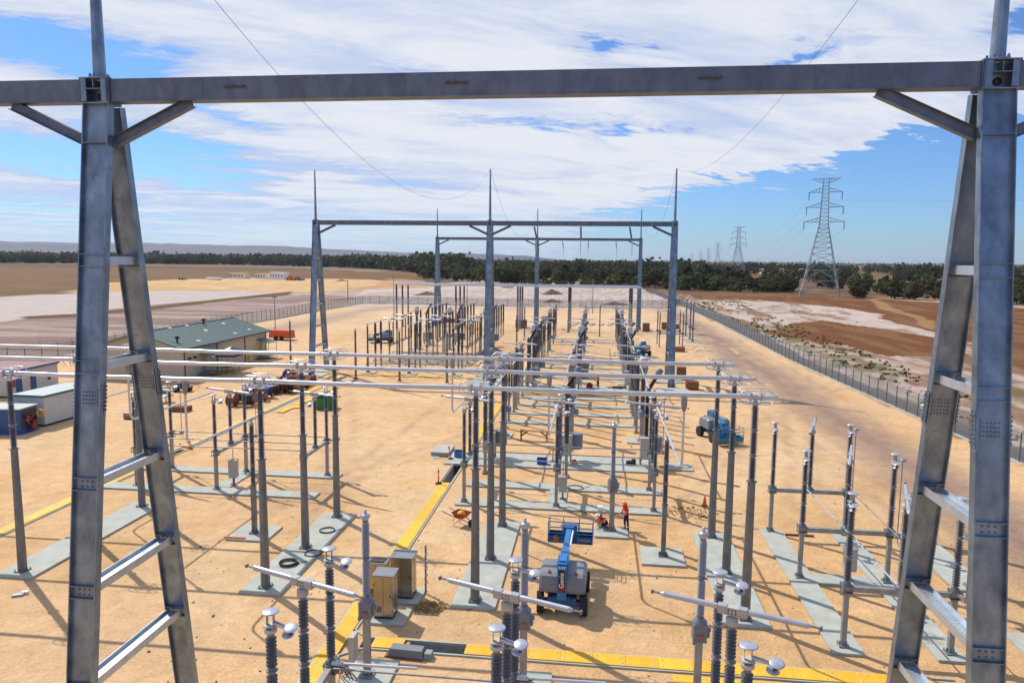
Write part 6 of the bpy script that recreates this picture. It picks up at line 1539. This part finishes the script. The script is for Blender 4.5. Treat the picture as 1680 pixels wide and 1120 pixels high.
# distant woodland as one mass
def crown_cloud(items, name, m1):
    V_, F_ = [], []
    rn = np.random.RandomState(9)
    for (x, y, h_, r_, n_) in items:
        d = rn.normal(size=(n_, 3)); d /= np.linalg.norm(d, axis=1)[:, None]; rad_ = rn.uniform(.6, 1.1, (n_, 1))
        lump = 1+.28*np.sin(d[:, :1]*5+x)*np.cos(d[:, 1:2]*4+y)
        c = np.array([x, y, h_*.52])+d*rad_*lump*np.array([r_, r_, h_*.46])
        c[:, 2] = np.maximum(c[:, 2], .2)
        u_ = rn.normal(size=(n_, 3)); u_ /= np.linalg.norm(u_, axis=1)[:, None]; w_ = np.cross(u_, d+rn.normal(size=(n_, 3))*.5); w_ /= np.linalg.norm(w_, axis=1)[:, None]
        s_ = rn.uniform(.05, .11, (n_, 1))*h_; q = np.stack([c-u_*s_-w_*s_, c+u_*s_-w_*s_, c+u_*s_*.8+w_*s_, c-u_*s_*.8+w_*s_], 1)
        b0 = len(V_)*4 if False else sum(len(v_) for v_ in V_); V_.append(q.reshape(-1, 3)); F_.append(np.arange(n_*4).reshape(-1, 4)+b0)
    v_ = np.concatenate(V_); f_ = np.concatenate(F_); me_ = bpy.data.meshes.new(name); me_.vertices.add(len(v_)); me_.vertices.foreach_set('co', v_.ravel()); me_.loops.add(f_.size); me_.loops.foreach_set('vertex_index', f_.ravel().astype(np.int32)); me_.polygons.add(len(f_)); me_.polygons.foreach_set('loop_start', np.arange(0, f_.size, 4, dtype=np.int32)); me_.update(calc_edges=True); me_.materials.append(m1); return link(name, me_)
it = []
for i in range(1250):                                      # left belt
    px = rs.uniform(-350, 760); q = rs.random(); D = np.interp(px, [-350, 0, 400, 600, 690, 760], [1600, 1480, 1330, 1040, 740, 600])*(1+q*.25); x, y = far(px, D); h_ = rs.uniform(11, 20)*(1.2 if rs.random() < .08 else 1); it.append((x, y, h_, h_*rs.uniform(.5, .8), 90))
o = crown_cloud(it, 'distant_woodland', M['leafB']); tag(o, 'long dark belt of distant woodland across the left horizon', 'woodland', kind='stuff')
it = []
for i in range(1000):                                      # behind and right
    px = rs.uniform(700, 1900); D = rs.uniform(560, 1500); x, y = far(px, D)
    if 1195 < px < 1260 and D < 900: continue
    if 1400 < px < 1470 and 600 < D < 1100: continue
    if px > 1240 and rs.random() < .2: continue
    h_ = rs.uniform(8, 15)*(1.3 if rs.random() < .06 else 1)*(.85 if px > 1150 else 1); it.append((x, y, h_, h_*rs.uniform(.5, .8), 80))
for i in range(500):
    px = rs.uniform(850, 2000); D = rs.uniform(1500, 3800); x, y = far(px, D); h_ = rs.uniform(10, 17); it.append((x, y, h_, h_*1.6, 24))
o = crown_cloud(it, 'distant_woodland', M['leafB']); tag(o, 'dark distant woodland behind the yard and across the right horizon', 'woodland', kind='stuff')
g = MB()
x, y = far(1330, 900)
for k in range(3): g.box((x+k*38-40, y+k*8, 4), (30, 14, 7))
tag(g.build('farm_sheds', M['shed']), 'pale long farm sheds among trees behind the large pylon', 'farm shed')

# hills
def hills(name, D, prof, m_, dz=0):
    g = MB(); pts = []
    pr = np.array(prof); n_ = 220
    for i in range(n_+1):
        px = pr[0, 0]+(pr[-1, 0]-pr[0, 0])*i/n_; up = np.interp(px, pr[:, 0], pr[:, 1]); x, y = far(px, D); d_ = math.hypot(x, y)
        e = up*d_/1180*.985; h_ = max(0, CH+e+ (vnoise(np.array([px*.05]), np.array([1.]), 3)[0]-.5)*d_*.0009*min(1, up/4) + (vnoise(np.array([px*.5]), np.array([2.]), 4)[0]-.5)*d_*.0005*min(1, up/4)); pts.append((x, y, h_))
    vs = []; K = 10
    for (x, y, h_) in pts:
        for k in range(K+1):
            q = k/K; f_ = .60+.40*q; vs.append((x*f_, y*f_, -1+(h_+1)*(q**1.3)))
    for i, (x, y, h_) in enumerate(pts): vs.append((x*1.2, y*1.2, -1))
    W_ = K+1; fs = [(i*W_+k, (i+1)*W_+k, (i+1)*W_+k+1, i*W_+k+1) for i in range(n_) for k in range(K)]; b0 = W_*(n_+1); fs += [(i*W_+K, (i+1)*W_+K, b0+i+1, b0+i) for i in range(n_)]
    g.add(vs, fs, 0, True); tag(g.build(name, m_), kind='structure')
hm = mat('haze_tinted_hills', (.02, .025, .05), .9, 0, c2=(.105, .085, .11), scale=.0016, detail=9, stretch=(1, .45, 9))  # mauve-blue of distance haze mixed into the base colours
hills('hills', 7000, [(-700, 10), (-300, 14), (0, 16.5), (120, 15.5), (220, 18), (330, 16.5), (470, 15.5), (520, 13), (620, 10), (700, 7), (760, 8), (860, 5), (930, -2), (1000, -8)], hm)

# haze
g = MB(); S = 11500; g.box((0, 4500, 99.0), (2*S, 2*S, 202)); hzm = bpy.data.materials.new('thin_air'); hzm.use_nodes = True; t = hzm.node_tree; t.nodes.clear()
pv = t.nodes.new('ShaderNodeVolumePrincipled'); pv.inputs['Color'].default_value = (.72, .82, 1.0, 1); pv.inputs['Density'].default_value = .00004; pv.inputs['Anisotropy'].default_value = .2
ou = t.nodes.new('ShaderNodeOutputMaterial'); t.links.new(pv.outputs[0], ou.inputs['Volume'])
tag(g.build('haze', hzm), kind='stuff')
